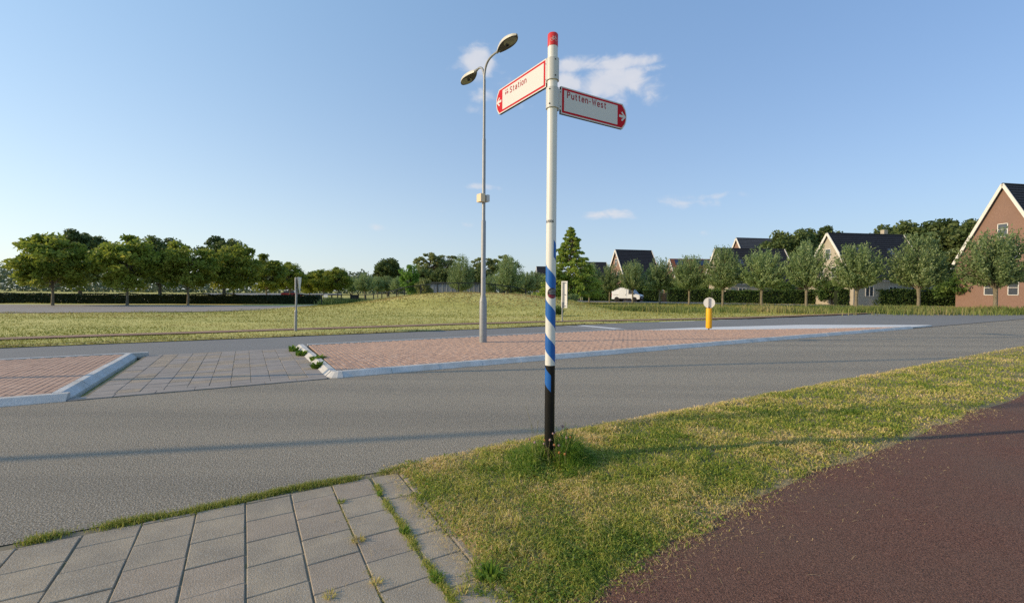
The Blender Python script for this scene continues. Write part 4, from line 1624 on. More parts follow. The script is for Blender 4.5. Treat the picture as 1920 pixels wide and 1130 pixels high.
# ================================================================== trees
def shoots_tree(seed, trunk_h=1.9, rx=1.9, top=6.6, nshoot=190, nleaf=14000, leaf=(.13, .046), m='willow_leaf', low=1.25):
    """pollard willow: straight shoots fanning out of the head of a short trunk"""
    global rng
    keep_, rng = rng, np.random.default_rng(seed)
    q = random.Random(seed)
    tr = MB()
    tr.tube([(0, 0, -.2), (.02, .01, .15), (.03, 0, trunk_h * .6), (0, .02, trunk_h), (0, 0, trunk_h + .5)], [.24, .17, .14, .17, .08], 9)
    tips = []
    cz = (low + top) / 2
    for i in range(nshoot):
        a = q.uniform(0, 2 * math.pi)
        cth = q.uniform(-.55, 1.0)
        sth = math.sqrt(max(0, 1 - min(1, cth * cth)))
        k = q.uniform(.88, 1.10) if q.random() < .82 else q.uniform(.45, .8)
        wob = 1 + .14 * math.sin(a * 3 + seed) + .10 * math.sin(a * 5 + cth * 4)
        tip = Vector((rx * sth * math.cos(a) * k * wob, rx * sth * math.sin(a) * k * wob, cz + (top - low) / 2 * cth * (k if cth > 0 else .9)))
        tips.append(tip)
        if i % 5 == 0:
            mid = Vector((tip.x * .45, tip.y * .45, trunk_h + .3 + (tip.z - trunk_h) * .42))
            tr.tube([(0, 0, trunk_h - .1), mid, tip * .96], [.05, .03, .008], 5, False)
    t = rng.uniform(.16, 1.03, nleaf) ** .66
    idx = rng.integers(0, nshoot, nleaf)
    T = np.array([tuple(p) for p in tips])[idx]
    H = np.array([0, 0, trunk_h + .1])
    M = H + (T - H) * .5
    M[:, :2] *= 1.05
    C = ((1 - t) ** 2)[:, None] * H + (2 * t * (1 - t))[:, None] * M + (t ** 2)[:, None] * T
    C += rng.normal(0, .10, (nleaf, 3)) * (rx / 1.9)
    ax = T - H
    ax /= np.linalg.norm(ax, axis=1)[:, None]
    me_c = cards(C, leaf[0] * rng.uniform(.7, 1.3, nleaf), leaf[1] * rng.uniform(.8, 1.3, nleaf), m, np.clip(rng.normal(.5, .2, nleaf) + .16 * np.sin(idx * 2.3), 0, 1), 'crown', .0, ax)
    me_t = tr.mesh('trunk', 'bark')
    rng = keep_
    return me_t, me_c


def clump_tree(seed, trunk_h, top, rx, m, nclump=50, per=130, leaf=.16, cr=.75, flat=1.0, bark='bark_dark', shape='round', open_=0.0, trunk_r=.2, low=None):
    global rng
    keep_, rng = rng, np.random.default_rng(seed)
    q = random.Random(seed)
    low = trunk_h if low is None else low
    tr = MB()
    tr.tube([(0, 0, -.2), (.03, 0, trunk_h * .5), (0, .04, trunk_h), (.05, 0, trunk_h + (top - trunk_h) * .5), (0, 0, top * .93)], [trunk_r * 1.35, trunk_r, trunk_r * .85, trunk_r * .5, .03], 9)
    Cs = []
    cz, hh = (low + top) / 2, (top - low) / 2
    for i in range(nclump):
        a = q.uniform(0, 2 * math.pi)
        k = q.uniform(.35, 1.0) ** .6
        if shape == 'cone':
            f = q.uniform(0, 1) ** 1.5
            z = low + (top - low) * f
            r = rx * (1 - f) ** .85 * q.uniform(.35, 1.18) + .10
            c = Vector((r * math.cos(a), r * math.sin(a), z - r * .10))
        else:
            ct = q.uniform(-.9, 1)
            st = math.sqrt(1 - ct * ct)
            c = Vector((rx * k * st * math.cos(a), rx * k * st * math.sin(a), cz + hh * k * ct * .92))
            if shape == 'dome' and ct < 0:
                c.z = cz + hh * k * ct * .6
        Cs.append(c)
        st_ = Vector((0, 0, max(trunk_h * .8, min(c.z - .25 * (top - low) * q.uniform(.3, 1), top * .9))))
        if shape == 'cone':
            st_ = Vector((0, 0, max(.4, c.z - .1)))
        tr.tube([st_, st_.lerp(c, .5) + Vector((0, 0, .08 * rx)), c], [trunk_r * .34, trunk_r * .2, .015], 5, False)
    N_ = nclump * per
    idx = rng.integers(0, nclump, N_)
    Ca = np.array([tuple(c) for c in Cs])[idx]
    sc = rng.uniform(.6, 1.25, nclump)[idx]
    if shape == 'cone':
        sc = sc * np.clip(1.15 - (Ca[:, 2] - low) / (top - low), .28, 1)
    off = rng.normal(0, 1, (N_, 3))
    off /= np.linalg.norm(off, axis=1)[:, None]
    off *= (rng.uniform(0, 1, N_) ** .5)[:, None] * (cr * sc)[:, None]
    off[:, 2] *= flat
    if shape == 'cone':
        rad = np.sqrt(Ca[:, 0] ** 2 + Ca[:, 1] ** 2)[:, None] + 1e-6
        outw = np.concatenate([Ca[:, :2] / rad, np.zeros((N_, 1))], 1)
        sp = (off * outw).sum(1)[:, None]
        off += outw * sp * .7
        off[:, 2] -= .18 * np.abs(sp[:, 0])
    C = Ca + off
    C[:, 2] = np.maximum(C[:, 2], .25)
    tint = np.clip(rng.normal(.45, .17, N_) + rng.normal(0, .14, nclump)[idx], 0, 1)
    me_c = cards(C, leaf * rng.uniform(.7, 1.3, N_), leaf * .55 * rng.uniform(.8, 1.3, N_), m, tint, 'crown', .05)
    me_t = tr.mesh('trunk', bark)
    rng = keep_
    return me_t, me_c


def plant(kind, meshes, px=None, d=None, label='', cat='tree', group=None, s=1.0, sz=None, pos=None, rz=None):
    x, y = (X(px, d), d) if pos is None else pos
    z = float(hz(x, y)) + .02
    t = empty(kind, (x, y, z), rnd.uniform(0, 6.28) if rz is None else rz, label, cat, group)
    t.scale = (s, s, s if sz is None else sz)
    link('trunk', meshes[0], t)
    link('crown', meshes[1], t)
    return t


WIL = [shoots_tree(100 + k, rx=2.2 + .12 * (k % 3), top=6.4 + .3 * (k % 2)) for k in range(4)]
GW = 'pollard willows along the far street'
# the row in front of the houses: (pixel, depth, scale, label)
for i, (px, d, s, sz, lb) in enumerate((
        (1105, 70, .80, .96, 'pollard willow touching the tall feathery conifer, left end of the street row'),
        (1143, 69, .68, .86, 'slim pollard willow in front of the brick gable, left of the white van'),
        (1186, 67, .77, .98, 'pollard willow whose trunk stands in front of the white van'),
        (1237, 62, .88, .94, 'broad pollard willow just right of the white van and brick house'),
        (1292, 58.5, .86, 1.0, 'pollard willow in front of the low red roofed row houses'),
        (1355, 55.5, .90, 1.08, 'tall pollard willow hiding the cream edged gable, right of the yellow bollard'),
        (1428, 53, .92, 1.06, 'pollard willow right of the cream edged gable house'),
        (1512, 50, .92, 1.1, 'second pollard willow past the cream edged gable house'),
        (1606, 47, .96, 1.06, 'pollard willow at the middle of the right hand hedge'),
        (1722, 44, .98, 1.1, 'large pollard willow before the tall dark roofed house'),
        (1866, 40, 1.02, 1.14, 'largest and nearest pollard willow at the right end of the street row'))):
    plant('pollard_willow', WIL[i % 4], px, d, lb, group=GW, s=s, sz=sz)
# paler willows beyond the mound
GP = 'pollard willows in the field beyond the mound'
for i, (px, d, s, sz, lb) in enumerate((
        (660, 96, .62, .70, 'small pollard willow at the left end beside the dark gate, far field'),
        (684, 86, .78, .74, 'rounded pollard willow just behind the dark fence gate'),
        (708, 100, .70, .74, 'pollard willow under the left edge of the dark round oak'),
        (726, 102, .66, .74, 'pollard willow right under the middle of the dark round oak'),
        (746, 99, .72, .74, 'pollard willow between the dark round oak and the bright green tree'),
        (918, 92, .66, .74, 'small pale pollard willow right behind the lamp post'),
        (986, 96, .88, .90, 'pollard willow next to the big full willow, right of the lamp post'),
        (1001, 104, .82, .94, 'second pollard willow right of the big full willow'),
        (1014, 112, .80, .96, 'third pollard willow right of the big full willow, by the signpost stripes'))):
    plant('pollard_willow', WIL[(i + 2) % 4], px, d, lb, group=GP, s=s, sz=sz)
BW = [shoots_tree(140 + k, trunk_h=1.5, rx=2.35, top=7.3, nshoot=240, nleaf=10500, leaf=(.15, .045), low=.7) for k in range(2)]
plant('willow_tree', BW[0], 864, 70, 'big bushy grey green willow behind the mound, left of the lamp post', s=.82, sz=.98)
plant('willow_tree', BW[1], 952, 78, 'big full round willow behind the mound, right of the lamp post', s=1.05, sz=1.06)
OAK = clump_tree(11, 2.2, 11.4, 4.6, 'oak_leaf', 110, 150, .30, 1.35, .8, trunk_r=.35, low=2.0)
plant('oak_tree', OAK, 727, 140, 'dark dense round oak standing behind the pale pollard willows', s=1.0)
AIRY = [clump_tree(21 + k, 4.0, 12.6, 4.7, 'airy_leaf', 62, 80, .26, .85, .6, trunk_r=.34, low=4.2) for k in range(2)]
plant('oak_tree', AIRY[0], 806, 128, 'tall open crowned oak with sky showing through, left one of the pair', group='open crowned oaks')
plant('oak_tree', AIRY[1], 838, 132, 'tall open crowned oak right of its twin, behind the slatted building', group='open crowned oaks', s=1.0)
plant('oak_tree', AIRY[1], 908, 128, 'open crowned oak directly behind the lamp post', group='open crowned oaks', s=.94, sz=.92, rz=1.0)
plant('oak_tree', AIRY[0], 945, 134, 'open crowned oak rising behind the big full willow', group='open crowned oaks', s=.96, sz=1.0, rz=2.4)
LOWD = [clump_tree(31 + k, 1.5, 7.6, 3.8, 'oak_leaf', 80, 120, .26, 1.15, .8, trunk_r=.26, low=.8) for k in range(2)]
for px, d, s, lb in ((800, 118, 1.0, 'low dark tree under the left open crowned oak'), (836, 116, 1.0, 'low dark tree behind the slatted building'), (890, 112, .98, 'low dark tree between the bushy willow and the lamp post'), (968, 124, .86, 'low dark tree seen between the full willow and the pollards')):
    plant('broadleaf_tree', LOWD[int(px) % 2], px, d, lb, group='low dark trees behind the mound', s=s)
BRI = clump_tree(41, .9, 5.6, 1.25, 'bright_leaf', 46, 110, .13, .55, .9, trunk_r=.10, low=.6)
plant('young_tree', BRI, 770, 60, 'bright green young tree behind the left flank of the mound', s=1.0, sz=.98)
BUS = clump_tree(42, .5, 3.3, .85, 'airy_leaf', 30, 110, .12, .45, .9, trunk_r=.08, low=.4)
plant('young_tree', BUS, 795, 58, 'short dark young tree in front of the small red roof', s=1.0)
CON = clump_tree(53, 1.6, 10.1, 3.7, 'conifer_leaf', 300, 72, .15, .56, .7, bark='bark', shape='cone', trunk_r=.17, low=1.5)
plant('conifer_tree', CON, 1069, 60, 'tall feathery light green conifer behind the narrow sign board', s=1.0, sz=1.0, rz=.6)
CON2 = clump_tree(52, .9, 5.6, 2.0, 'conifer_leaf', 90, 110, .15, .6, .5, bark='bark', shape='cone', trunk_r=.1, low=.6)
plant('conifer_tree', CON2, 1042, 57, 'low feathery conifer partly hidden by the striped signpost', s=.9, sz=.82)
MAP = [clump_tree(61 + k, 1.7, 5.8, 2.3, 'maple_leaf', 80, 110, .15, .70, .6, bark='bark', trunk_r=.09, low=.95) for k in range(3)]
for i, (px, d, s, sz, lb) in enumerate(((543, 74, 1.05, 1.10, 'yellowish young maple behind the edge on road sign'), (580, 80, .92, .84, 'yellowish young maple between the road sign and the fence corner'),
        (607, 79, .96, .94, 'yellowish young maple over the fence corner'), (633, 78, 1.0, 1.0, 'yellowish young maple above the dark fenced enclosure'),
        (500, 62, 1.1, 1.12, 'yellowish young maple left of the edge on road sign'), (438, 50, 1.16, 1.20, 'full yellowish young maple behind the dark hedge, third from the left'),
        (352, 46, 1.1, 1.12, 'yellowish young maple above the middle of the dark hedge'), (238, 43, 1.18, 1.16, 'broad yellowish young maple second from the left'), (98, 41, 1.15, 1.18, 'leftmost yellowish young maple over the dark hedge'))):
    plant('young_maple', MAP[i % 3], px, d, lb, group='young maples beyond the dark hedge', s=s, sz=sz)
TALL = [clump_tree(35 + k, 3.0, 15.0, 5.2, 'oak_leaf', 120, 130, .32, 1.45, .8, trunk_r=.34, low=2.6) for k in range(2)]
for i, (px, d, sc_, lb) in enumerate(((1480, 84, .92, 'big dark tree rising behind the cream edged gable house'), (1530, 92, 1.02, 'big dark tree between the cream edged gable house and the pale walled house'), (1712, 80, 1.0, 'big dark tree right of the pale walled house'),
        (1790, 74, .95, 'big dark tree left of the tall house at the right end'), (1660, 96, 1.1, 'big dark tree behind the ridge of the pale walled house'), (420, 88, .8, 'big dark tree behind the young maples, third from the left edge'), (300, 84, .78, 'big dark tree behind the young maples, second from the left edge'), (150, 80, .8, 'big dark tree behind the young maples, nearest the left edge'))):
    plant('broadleaf_tree', TALL[i % 2], px, d, lb, group='big dark trees behind houses and maples', s=sc_)
# bushes
BSH = clump_tree(71, .1, 1.1, .8, 'willow_leaf', 16, 90, .10, .35, .8, trunk_r=.03, low=.1)
plant('bush', BSH, 1069, 47, 'small blue green bush right of the narrow sign board', 'bush', s=1.0)
BSH2 = clump_tree(72, .1, 1.1, .75, 'hedge_leaf', 16, 90, .10, .35, .8, trunk_r=.03, low=.1)
plant('bush', BSH2, 1041, 29.5, 'low dark green bush on the lawn beside the striped signpost', 'bush', s=.62)

GB = [clump_tree(81 + k, .6, 3.6, 1.7, 'hedge_leaf', 40, 110, .15, .75, .8, trunk_r=.08, low=.4) for k in range(2)]
for i, (px, d, sc_, lb) in enumerate(((1090, 88, 1.0, 'leafy garden shrub behind the conifer, left of the brick house'), (1128, 86, .9, 'leafy garden shrub left of the brick gable'), (1168, 82.5, .95, 'leafy garden shrub rising over the parked van'),
        (1212, 84, 1.05, 'leafy garden shrub in front of the brick house, right of the van'), (1262, 82, 1.15, 'leafy garden shrub between brick house and row houses'), (1316, 80, 1.2, 'leafy garden shrub below the solar panels'),
        (1345, 74.5, .75, 'small garden shrub at the foot of the cream edged gable'), (1470, 71.5, 1.0, 'garden shrub past the cream edged gable house'), (1560, 64, 1.0, 'garden shrub at the corner of the pale walled house'), (1800, 56, 1.2, 'garden shrub beside the tall house at the right end'))):
    plant('garden_shrub', GB[i % 2], px, d, lb, 'shrub', 'shrubs in the front gardens', s=sc_)

# far woodland along the horizon
n = 60000
px = rng.uniform(-250, 2150, n)
d = rng.uniform(225, 300, n)
hgt = 10.5 + 6.0 * (vnoise(px, d * 0, .028, 5) - .4) + 4.0 * (vnoise(px, d * 0, .09, 8) - .5) + 2.0 * (vnoise(px, d * 0, .3, 9) - .5)
hgt *= np.interp(px, [-250, 500, 560, 700, 1000, 1400, 2150], [1.0, 1.05, 1.06, .95, .95, 1.0, 1.1])
z = np.maximum(hgt * rng.uniform(0, 1, n) ** .85, .1)
x = (px - 960) / F_PX * d
me = cards(np.stack([x, d, z], 1), rng.uniform(.5, 1.0, n), rng.uniform(.4, .7, n), 'wood_leaf', np.clip(rng.normal(.42, .2, n) + (vnoise(px, d * 0, .12, 4) - .5) * .5, 0, 1), 'woodland', .5)
tag(link('woodland', me), 'distant dark belt of woodland on the horizon', 'woodland', kind='stuff')


# hedges: dense leaf skin over a solid core
def hedge(name, a, b, h, w, m, label, group, leaf=.11, per=260):
    a, b = Vector((*a, 0)), Vector((*b, 0))
    L = (b - a).length
    t = empty(name, ((a.x + b.x) / 2, (a.y + b.y) / 2, .02), math.atan2(b.y - a.y, b.x - a.x), label, 'hedge', group)
    core = MB()
    core.box((0, 0, h * .46), (L - .15, w * .72, h * .90))
    core.build('core', 'hedge_core', t)
    n = int(per * L * (h + w))
    x = rng.uniform(-L / 2, L / 2, n)
    f = rng.uniform(0, 1, n)
    side = f < h / (h + w)
    front = rng.uniform(0, 1, n) < .75
    y = np.where(side, np.where(front, -w / 2, w / 2) * rng.uniform(.78, 1.04, n), rng.uniform(-w / 2, w / 2, n))
    z = np.where(side, rng.uniform(.02, h, n), h * rng.uniform(.93, 1.03, n) + .16 * h * (vnoise(x, y * 0, .8, 3) - .5))
    y += .18 * w * (vnoise(x, z, 1.1, 6) - .5)
    me_ = cards(np.stack([x, y, z], 1), leaf * rng.uniform(.6, 1.2, n), leaf * .6 * rng.uniform(.7, 1.2, n), m, np.clip(rng.normal(.45, .22, n), 0, 1), 'leaves', .3)
    link('leaves', me_, t)
    return t


mat('hedge_core', [(.012, .018, .006), (.02, .028, .01)], scale=5, rough=1)
hedge('hedge', (X(-80, 47), 46.5), (X(601, 51.5), 51.5), 1.05, 1.2, 'hedge_dark', 'low clipped dark hedge behind the pale footpath', None, .09, 120)
hs = ((1092, 1160, 80, 2.05, 'green garden hedge behind the conifer and left willows'), (1205, 1238, 79, 2.10, 'green garden hedge just right of the white van'),
      (1250, 1330, 76, 2.30, 'long green garden hedge below the row houses'), (1334, 1420, 72, 2.05, 'dark green garden hedge behind the tall willow near the yellow bollard'),
      (1424, 1560, 68, 2.15, 'garden hedge in front of the pale walled house'), (1566, 1930, 62, 2.25, 'longest garden hedge at the right end of the street'))
for a, b, d, h, lb in hs:
    hedge('hedge', (X(a, d), d), (X(b, d), d - .5), h, 1.0, 'hedge_leaf', lb, 'garden hedges along the far street', .12, 110)
# gaps of the hedge row: garden wall posts and a small shed
gp = empty('garden_gate', (X(1243, 79), 79, .02), 0, 'brown timber garden gate between two hedges', 'gate')
for k in range(-2, 3):
    b = MB()
    b.box((k * .21, 0, .75), (.19, .05, 1.5), chamfer=.02)
    b.build('board', 'shed_wood', gp)
for k in (-.62, .62):
    b = MB()
    b.box((k, 0, .85), (.14, .14, 1.75), chamfer=.02)
    b.build('gate_post', 'bark', gp)
sh = empty('shed', (X(1073, 84), 84, .02), .2, 'small orange brown garden shed behind the conifer trunks', 'shed')
b = MB()
b.box((0, 0, 1.0), (2.4, 2.0, 2.0))
b.build('wall', 'shed_wood', sh)
b = MB()
b.prism([(-1.4, 1.98), (1.4, 1.98), (0, 2.75)], -1.2, 1.2)
b.build('roof', 'roof_dark', sh)
b = MB()
b.box((.1, -1.02, .9), (.8, .05, 1.7))
b.build('door', 'bark', sh)


# ================================================================== houses
def house(label, x, y, rz, L, W, eave, ridge, wall, roof, trim=True, wins=2, gable_trim='trim_white', dormer=False, chimney=True, over=.25):
    t = empty('house', (x, y, 0), rz, label, 'house', 'houses beyond the far street')
    b = MB()
    b.prism([(-W / 2, -.1), (W / 2, -.1), (W / 2, eave), (0, ridge - .25), (-W / 2, eave)], -L / 2, L / 2)   # x across, y along
    for i, q in enumerate(b.v):
        b.v[i] = (q[1], q[0], q[2])
    b.f = [f_[::-1] for f_ in b.f]
    b.build('wall', wall, t)
    sl = math.atan2(ridge - eave, W / 2)
    ln = math.hypot(ridge - eave, W / 2) + .35
    for s in (-1, 1):
        r_ = MB()
        ny_ = max(8, int(ln / .36))
        vs_, fs_ = [], []
        for k in range(ny_):                     # overlapping tile courses
            q0, q1 = ln * k / ny_, ln * (k + 1) / ny_
            for xx in (-L / 2 - over, L / 2 + over):
                for q_, up in ((q0, .05), (q1, .10)):
                    yy = s * (q_ * math.cos(sl))
                    zz = ridge - q_ * math.sin(sl) + up * math.cos(sl)
                    vs_.append((xx, yy + s * up * math.sin(sl), zz))
            o_ = k * 4
            fs_.append((o_, o_ + 1, o_ + 3, o_ + 2))
            if k:
                fs_.append((o_ - 3, o_, o_ + 2, o_ - 1))
        r_.add(vs_, fs_)
        M = Matrix.Rotation(-s * sl, 3, 'X')
        r_.box((0, s * ln / 2 * math.cos(sl), ridge - ln / 2 * math.sin(sl) - .03), (L + 2 * over, ln, .10), rot=M)
        rf = r_.build('roof', roof, t)
        if dormer and s < 0:
            for xx in (-L * .22, L * .2):
                f = MB()
                f.box((xx, s * ln * .42 * math.cos(sl), ridge - ln * .42 * math.sin(sl) + .09), (.9, 1.2, .06), rot=M)
                f.build('skylight', 'window_glass', rf)
    if trim:
        for e in (-1, 1):
            for s in (-1, 1):
                v_ = MB()
                M = Matrix.Rotation(-s * sl, 3, 'X')
                v_.box((e * (L / 2 + over + .03), s * (ln / 2) * math.cos(sl), ridge - ln / 2 * math.sin(sl) + .02), (.10, ln, .30), rot=M)
                v_.build('verge_board', gable_trim, t)
    rc = MB()
    rc.tube([(-L / 2 - over, 0, ridge + .08), (L / 2 + over, 0, ridge + .08)], .12, 6)
    rc.build('ridge_tiles', roof, t)
    for e in (-1, 1):                           # gable windows
        for lv, (zc, n_) in enumerate(((eave * .42, wins), (eave + .7, wins), (eave + 3.3, 1 if ridge - eave > 5 else 0))):
            for k in range(n_):
                yy = (k - (n_ - 1) / 2) * min(2.2, W * .3)
                w_ = MB()
                fr = .07
                for (dy, dz_, sy, sz_) in ((-.45, 0, fr, 1.5), (.45, 0, fr, 1.5), (0, .72, .97, fr), (0, -.72, .97, fr), (0, .1, .97, .05)):
                    w_.box((e * (L / 2 + .03), yy + dy, zc + dz_), (.09, sy, sz_))
                f = w_.build('window', 'trim_white', t)
                p_ = MB()
                p_.box((e * (L / 2 + .012), yy, zc), (.02, .86, 1.40))
                p_.build('pane', 'window_glass', f)
    for k in range(3):                          # front windows
        w_ = MB()
        xx = (k - 1) * L * .3
        zc = eave * .5
        for (dx, dz_, sx, sz_) in ((-.6, 0, .07, 1.4), (.6, 0, .07, 1.4), (0, .67, 1.27, .07), (0, -.67, 1.27, .07), (0, 0, .06, 1.3)):
            w_.box((xx + dx, -W / 2 - .03, zc + dz_), (sx, .09, sz_))
        f = w_.build('window', 'trim_white', t)
        p_ = MB()
        p_.box((xx, -W / 2 - .012, zc), (1.14, .02, 1.28))
        p_.build('pane', 'window_glass', f)
    for s in (-1, 1):                           # gutters and a downpipe
        g_ = MB()
        yg_ = s * (W / 2 + .42)
        zg_ = eave - .42 * (ridge - eave) / (W / 2) + .02
        g_.tube([(-L / 2 - over, yg_, zg_), (L / 2 + over, yg_, zg_)], .07, 6)
        g_.build('gutter', 'rail_grey', t)
        d_ = MB()
        d_.tube([(-L / 2 + .3, yg_, zg_), (-L / 2 + .3, s * (W / 2 + .07), zg_ - .35), (-L / 2 + .3, s * (W / 2 + .07), .1)], .045, 6)
        d_.build('downpipe', 'rail_grey', t)
    if chimney:
        c_ = MB()
        c_.box((L * .30, .5, ridge + .2), (.6, .6, 1.3))
        c_.build('chimney', wall, t)
    return t


house('brown brick house with steep dark tiled roof and pale gable copings behind the white van', 24.0, 90, R(11), 7.2, 8.6, 4.2, Zp(1188, 470, 90), 'house_brick', 'roof_dark', chimney=False)
house('house with dark roof and cream edged gable mostly hidden by the tall willow', X(1404, 76), 76, R(4), 11.5, 7.6, 3.6, Zp(1370, 466, 76) - .1, 'house_pale', 'roof_dark', dormer=True, chimney=False)
house('taller house with lighter grey roof rising behind the cream edged gable house', X(1428, 96), 96, R(10), 12, 9, 5.6, Zp(1384, 448, 96), 'house_brick', 'roof_grey', chimney=False)
house('house of which only a dark roof shows right of the conifer', X(1117, 112), 112, R(4), 4.6, 8, 4.5, Zp(1120, 492.5, 112), 'house_brick', 'roof_dark', chimney=False)
house('house of which only a low dark ridge shows left of the striped signpost', X(1017, 125), 125, R(4), 3.0, 7, 4.0, Zp(1015, 500.5, 125), 'house_brick', 'roof_dark', chimney=False)
rh = house('low row houses with red tiled roof and blue solar panels between the two gabled houses', X(1296, 118), 118, R(4), 11.5, 8, 4.8, Zp(1290, 486.5, 118), 'house_brick', 'roof_red', chimney=False)
sl = math.atan2(Zp(1290, 486.5, 118) - 4.8, 4.0)
rdg = Zp(1290, 486.5, 118)
for k, (xx, n_) in enumerate(((-4.3, 2), (1.2, 4), (4.6, 2))):
    for j in range(n_):
        b = MB()
        q = 1.2
        b.box((xx + j * 1.06, -q * math.cos(sl) - .12 * math.sin(sl), rdg - q * math.sin(sl) + .16), (1.0, 1.7, .05), rot=Matrix.Rotation(sl, 3, 'X'))
        b.build('solar_panel', 'solar_blue', rh)
house('pale walled house with broad dark roof at the right of the street', X(1620, 66), 66, R(8), 12, 8.5, 4.0, Zp(1620, 440, 66), 'house_pale', 'roof_dark', dormer=True)
house('tall brick house with dark roof at the right end of the street', X(1945, 52), 52, R(10), 10.5, 9, 5.6, Zp(1900, 350, 52), 'house_brick', 'roof_dark', dormer=True)

# low building with slatted blue grey wall behind the mound
sb = empty('pavilion', (X(850, 74), 74, .0), R(2), 'low building with blue grey wall panels behind the fenced mound', 'building')
Lb, hb = 9.6, Zp(850, 530.5, 74)
b = MB()
b.box((0, 2.0, hb / 2), (Lb, 3.9, hb))
b.build('wall', 'panel_blue', sb)
for k in range(13):
    b = MB()
    b.box((-Lb / 2 + .4 + k * .74, .0, hb * .5), (.66, .09, hb * .86), chamfer=.02)
    b.build('panel', 'panel_blue', sb)
for k in range(14):
    b = MB()
    b.box((-Lb / 2 + .03 + k * .74, -.02, hb * .5), (.05, .12, hb * .9))
    b.build('mullion', 'plate_back', sb)
b = MB()
b.box((0, 1.9, hb + .06), (Lb + .3, 4.4, .14))
b.build('roof', 'roof_grey', sb)
hut = empty('hut', (X(785, 78), 78, 0), R(-8), 'small hut with red roof peeping over the mound', 'hut')
hr = Zp(785, 527, 78)
b = MB()
b.box((0, 0, hr * .34), (1.5, 1.5, hr * .68))
b.build('wall', 'trim_white', hut)
b = MB()
b.prism([(-1.0, hr * .66), (1.0, hr * .66), (.55, hr), (-.55, hr)], -1.0, 1.0)
b.build('roof', 'roof_red', hut)

# ================================================================== fence over the mound
def gz(x, y):
    return float(hz(x, y)) + .03


fp = [Vector(G(603, 573.5)), Vector((X(640, 50), 50)), Vector((X(672, 51.5), 51.5)), Vector((X(716, 47), 47)), Vector((X(758, 43.5), 43.5)), Vector((X(820, 43), 43)), Vector((X(900, 43.2), 43.2)), Vector((X(985, 46), 46))]
fo = (fp[0].x, fp[0].y, 0)
fe = empty('metal_fence', fo, 0, 'black metal fence running from the path corner over the back of the mound', 'fence')
pts = []
for a, b in zip(fp, fp[1:]):
    k = max(1, round((b - a).length / 1.75))
    pts += [a.lerp(b, i / k) for i in range(k)]
pts.append(fp[-1])
pm = MB()
pm.box((0, 0, .5), (.09, .09, 1.24))
pmm = pm.mesh('fence_post', 'black_metal')
H_F = 1.08
wires = MB()
for i, p in enumerate(pts):
    link('fence_post', pmm, fe, (p.x - fo[0], p.y - fo[1], gz(p.x, p.y)))
rails = MB()
for a, b in zip(pts, pts[1:]):
    za, zb_ = gz(a.x, a.y), gz(b.x, b.y)
    r_ = MB()
    A_, B_ = Vector((a.x - fo[0], a.y - fo[1], za + H_F)), Vector((b.x - fo[0], b.y - fo[1], zb_ + H_F))
    r_.tube([A_, B_], .045, 6)
    r_.build('top_rail', 'black_metal', fe)
    n_ = 15
    for k in range(1, n_):
        q = A_.lerp(B_, k / n_)
        wires.tube([q - Vector((0, 0, H_F - .05)), q], .007, 3, False)
    wires.tube([A_ - Vector((0, 0, H_F * .9)), B_ - Vector((0, 0, H_F * .9))], .012, 4, False)
o = wires.build('mesh_bars', 'black_metal', fe)
o['kind'] = 'stuff'
# gate at the corner, and a small notice
gx, gy = fp[2].x, fp[2].y
ga = empty('fence_gate', (gx, gy, gz(gx, gy)), R(-12), 'dark solid gate in the metal fence', 'gate')
b = MB()
b.box((-.48, -.03, .60), (.84, .04, .98))
b.build('gate_leaf', 'black_metal', ga)
for k in (-.95, .0):
    b = MB()
    b.box((k, -.03, .62), (.10, .10, 1.34))
    b.build('gate_post', 'black_metal', ga)
nx_, ny_ = fp[0].x + .45, fp[0].y - .08
nb = empty('notice_plate', (nx_, ny_, gz(nx_, ny_)), 0, 'small white notice plate hung on the first fence panel', 'sign')
b = MB()
b.box((0, 0, .98), (.42, .02, .26), chamfer=.004)
b.build('plate', 'trim_white', nb)
for k in (-.15, .15):
    b = MB()
    b.box((k, .03, 1.02), (.03, .05, .14))
    b.build('clip', 'black_metal', nb)
# unmown grass behind the first fence panels
n = 9000
f = rng.uniform(0, 1, n)
k = rng.integers(0, 3, n)
A_ = np.array([[p.x, p.y] for p in fp])
q = A_[k] + (A_[k + 1] - A_[k]) * f[:, None]
x, y = q[:, 0] + rng.normal(0, .4, n), q[:, 1] + rng.uniform(-.25, 3.2, n)
hh = (.35 + .75 * fbm(x, y, .7, 15, 2)) * rng.uniform(.5, 1.1, n) * np.clip((X(720, 47) - x) / 3, .25, 1)
me = blades('tall_grass', x, y, hz(x, y), hh, np.full(n, .06), np.abs(rng.normal(.25, .15, n)), rng.uniform(0, 6.3, n), np.clip(rng.normal(.25, .22, n), 0, 1), 'reed')
tag(link('tall_grass', me), 'tall unmown grass around the first panels of the metal fence', 'grass', kind='stuff')
n = 16000
x, y = rng.uniform(-14, 7, n), 43.3 + rng.uniform(.1, 5, n)
me = blades('tall_grass', x, y, hz(x, y), rng.uniform(.15, .55, n) * (.4 + fbm(x, y, .8, 16, 2)), np.full(n, .05), np.abs(rng.normal(.25, .15, n)), rng.uniform(0, 6.3, n), np.clip(rng.normal(.5, .25, n), 0, 1), 'reed')
tag(link('tall_grass', me), 'tall dry grass behind the fence on the mound', 'grass', kind='stuff')

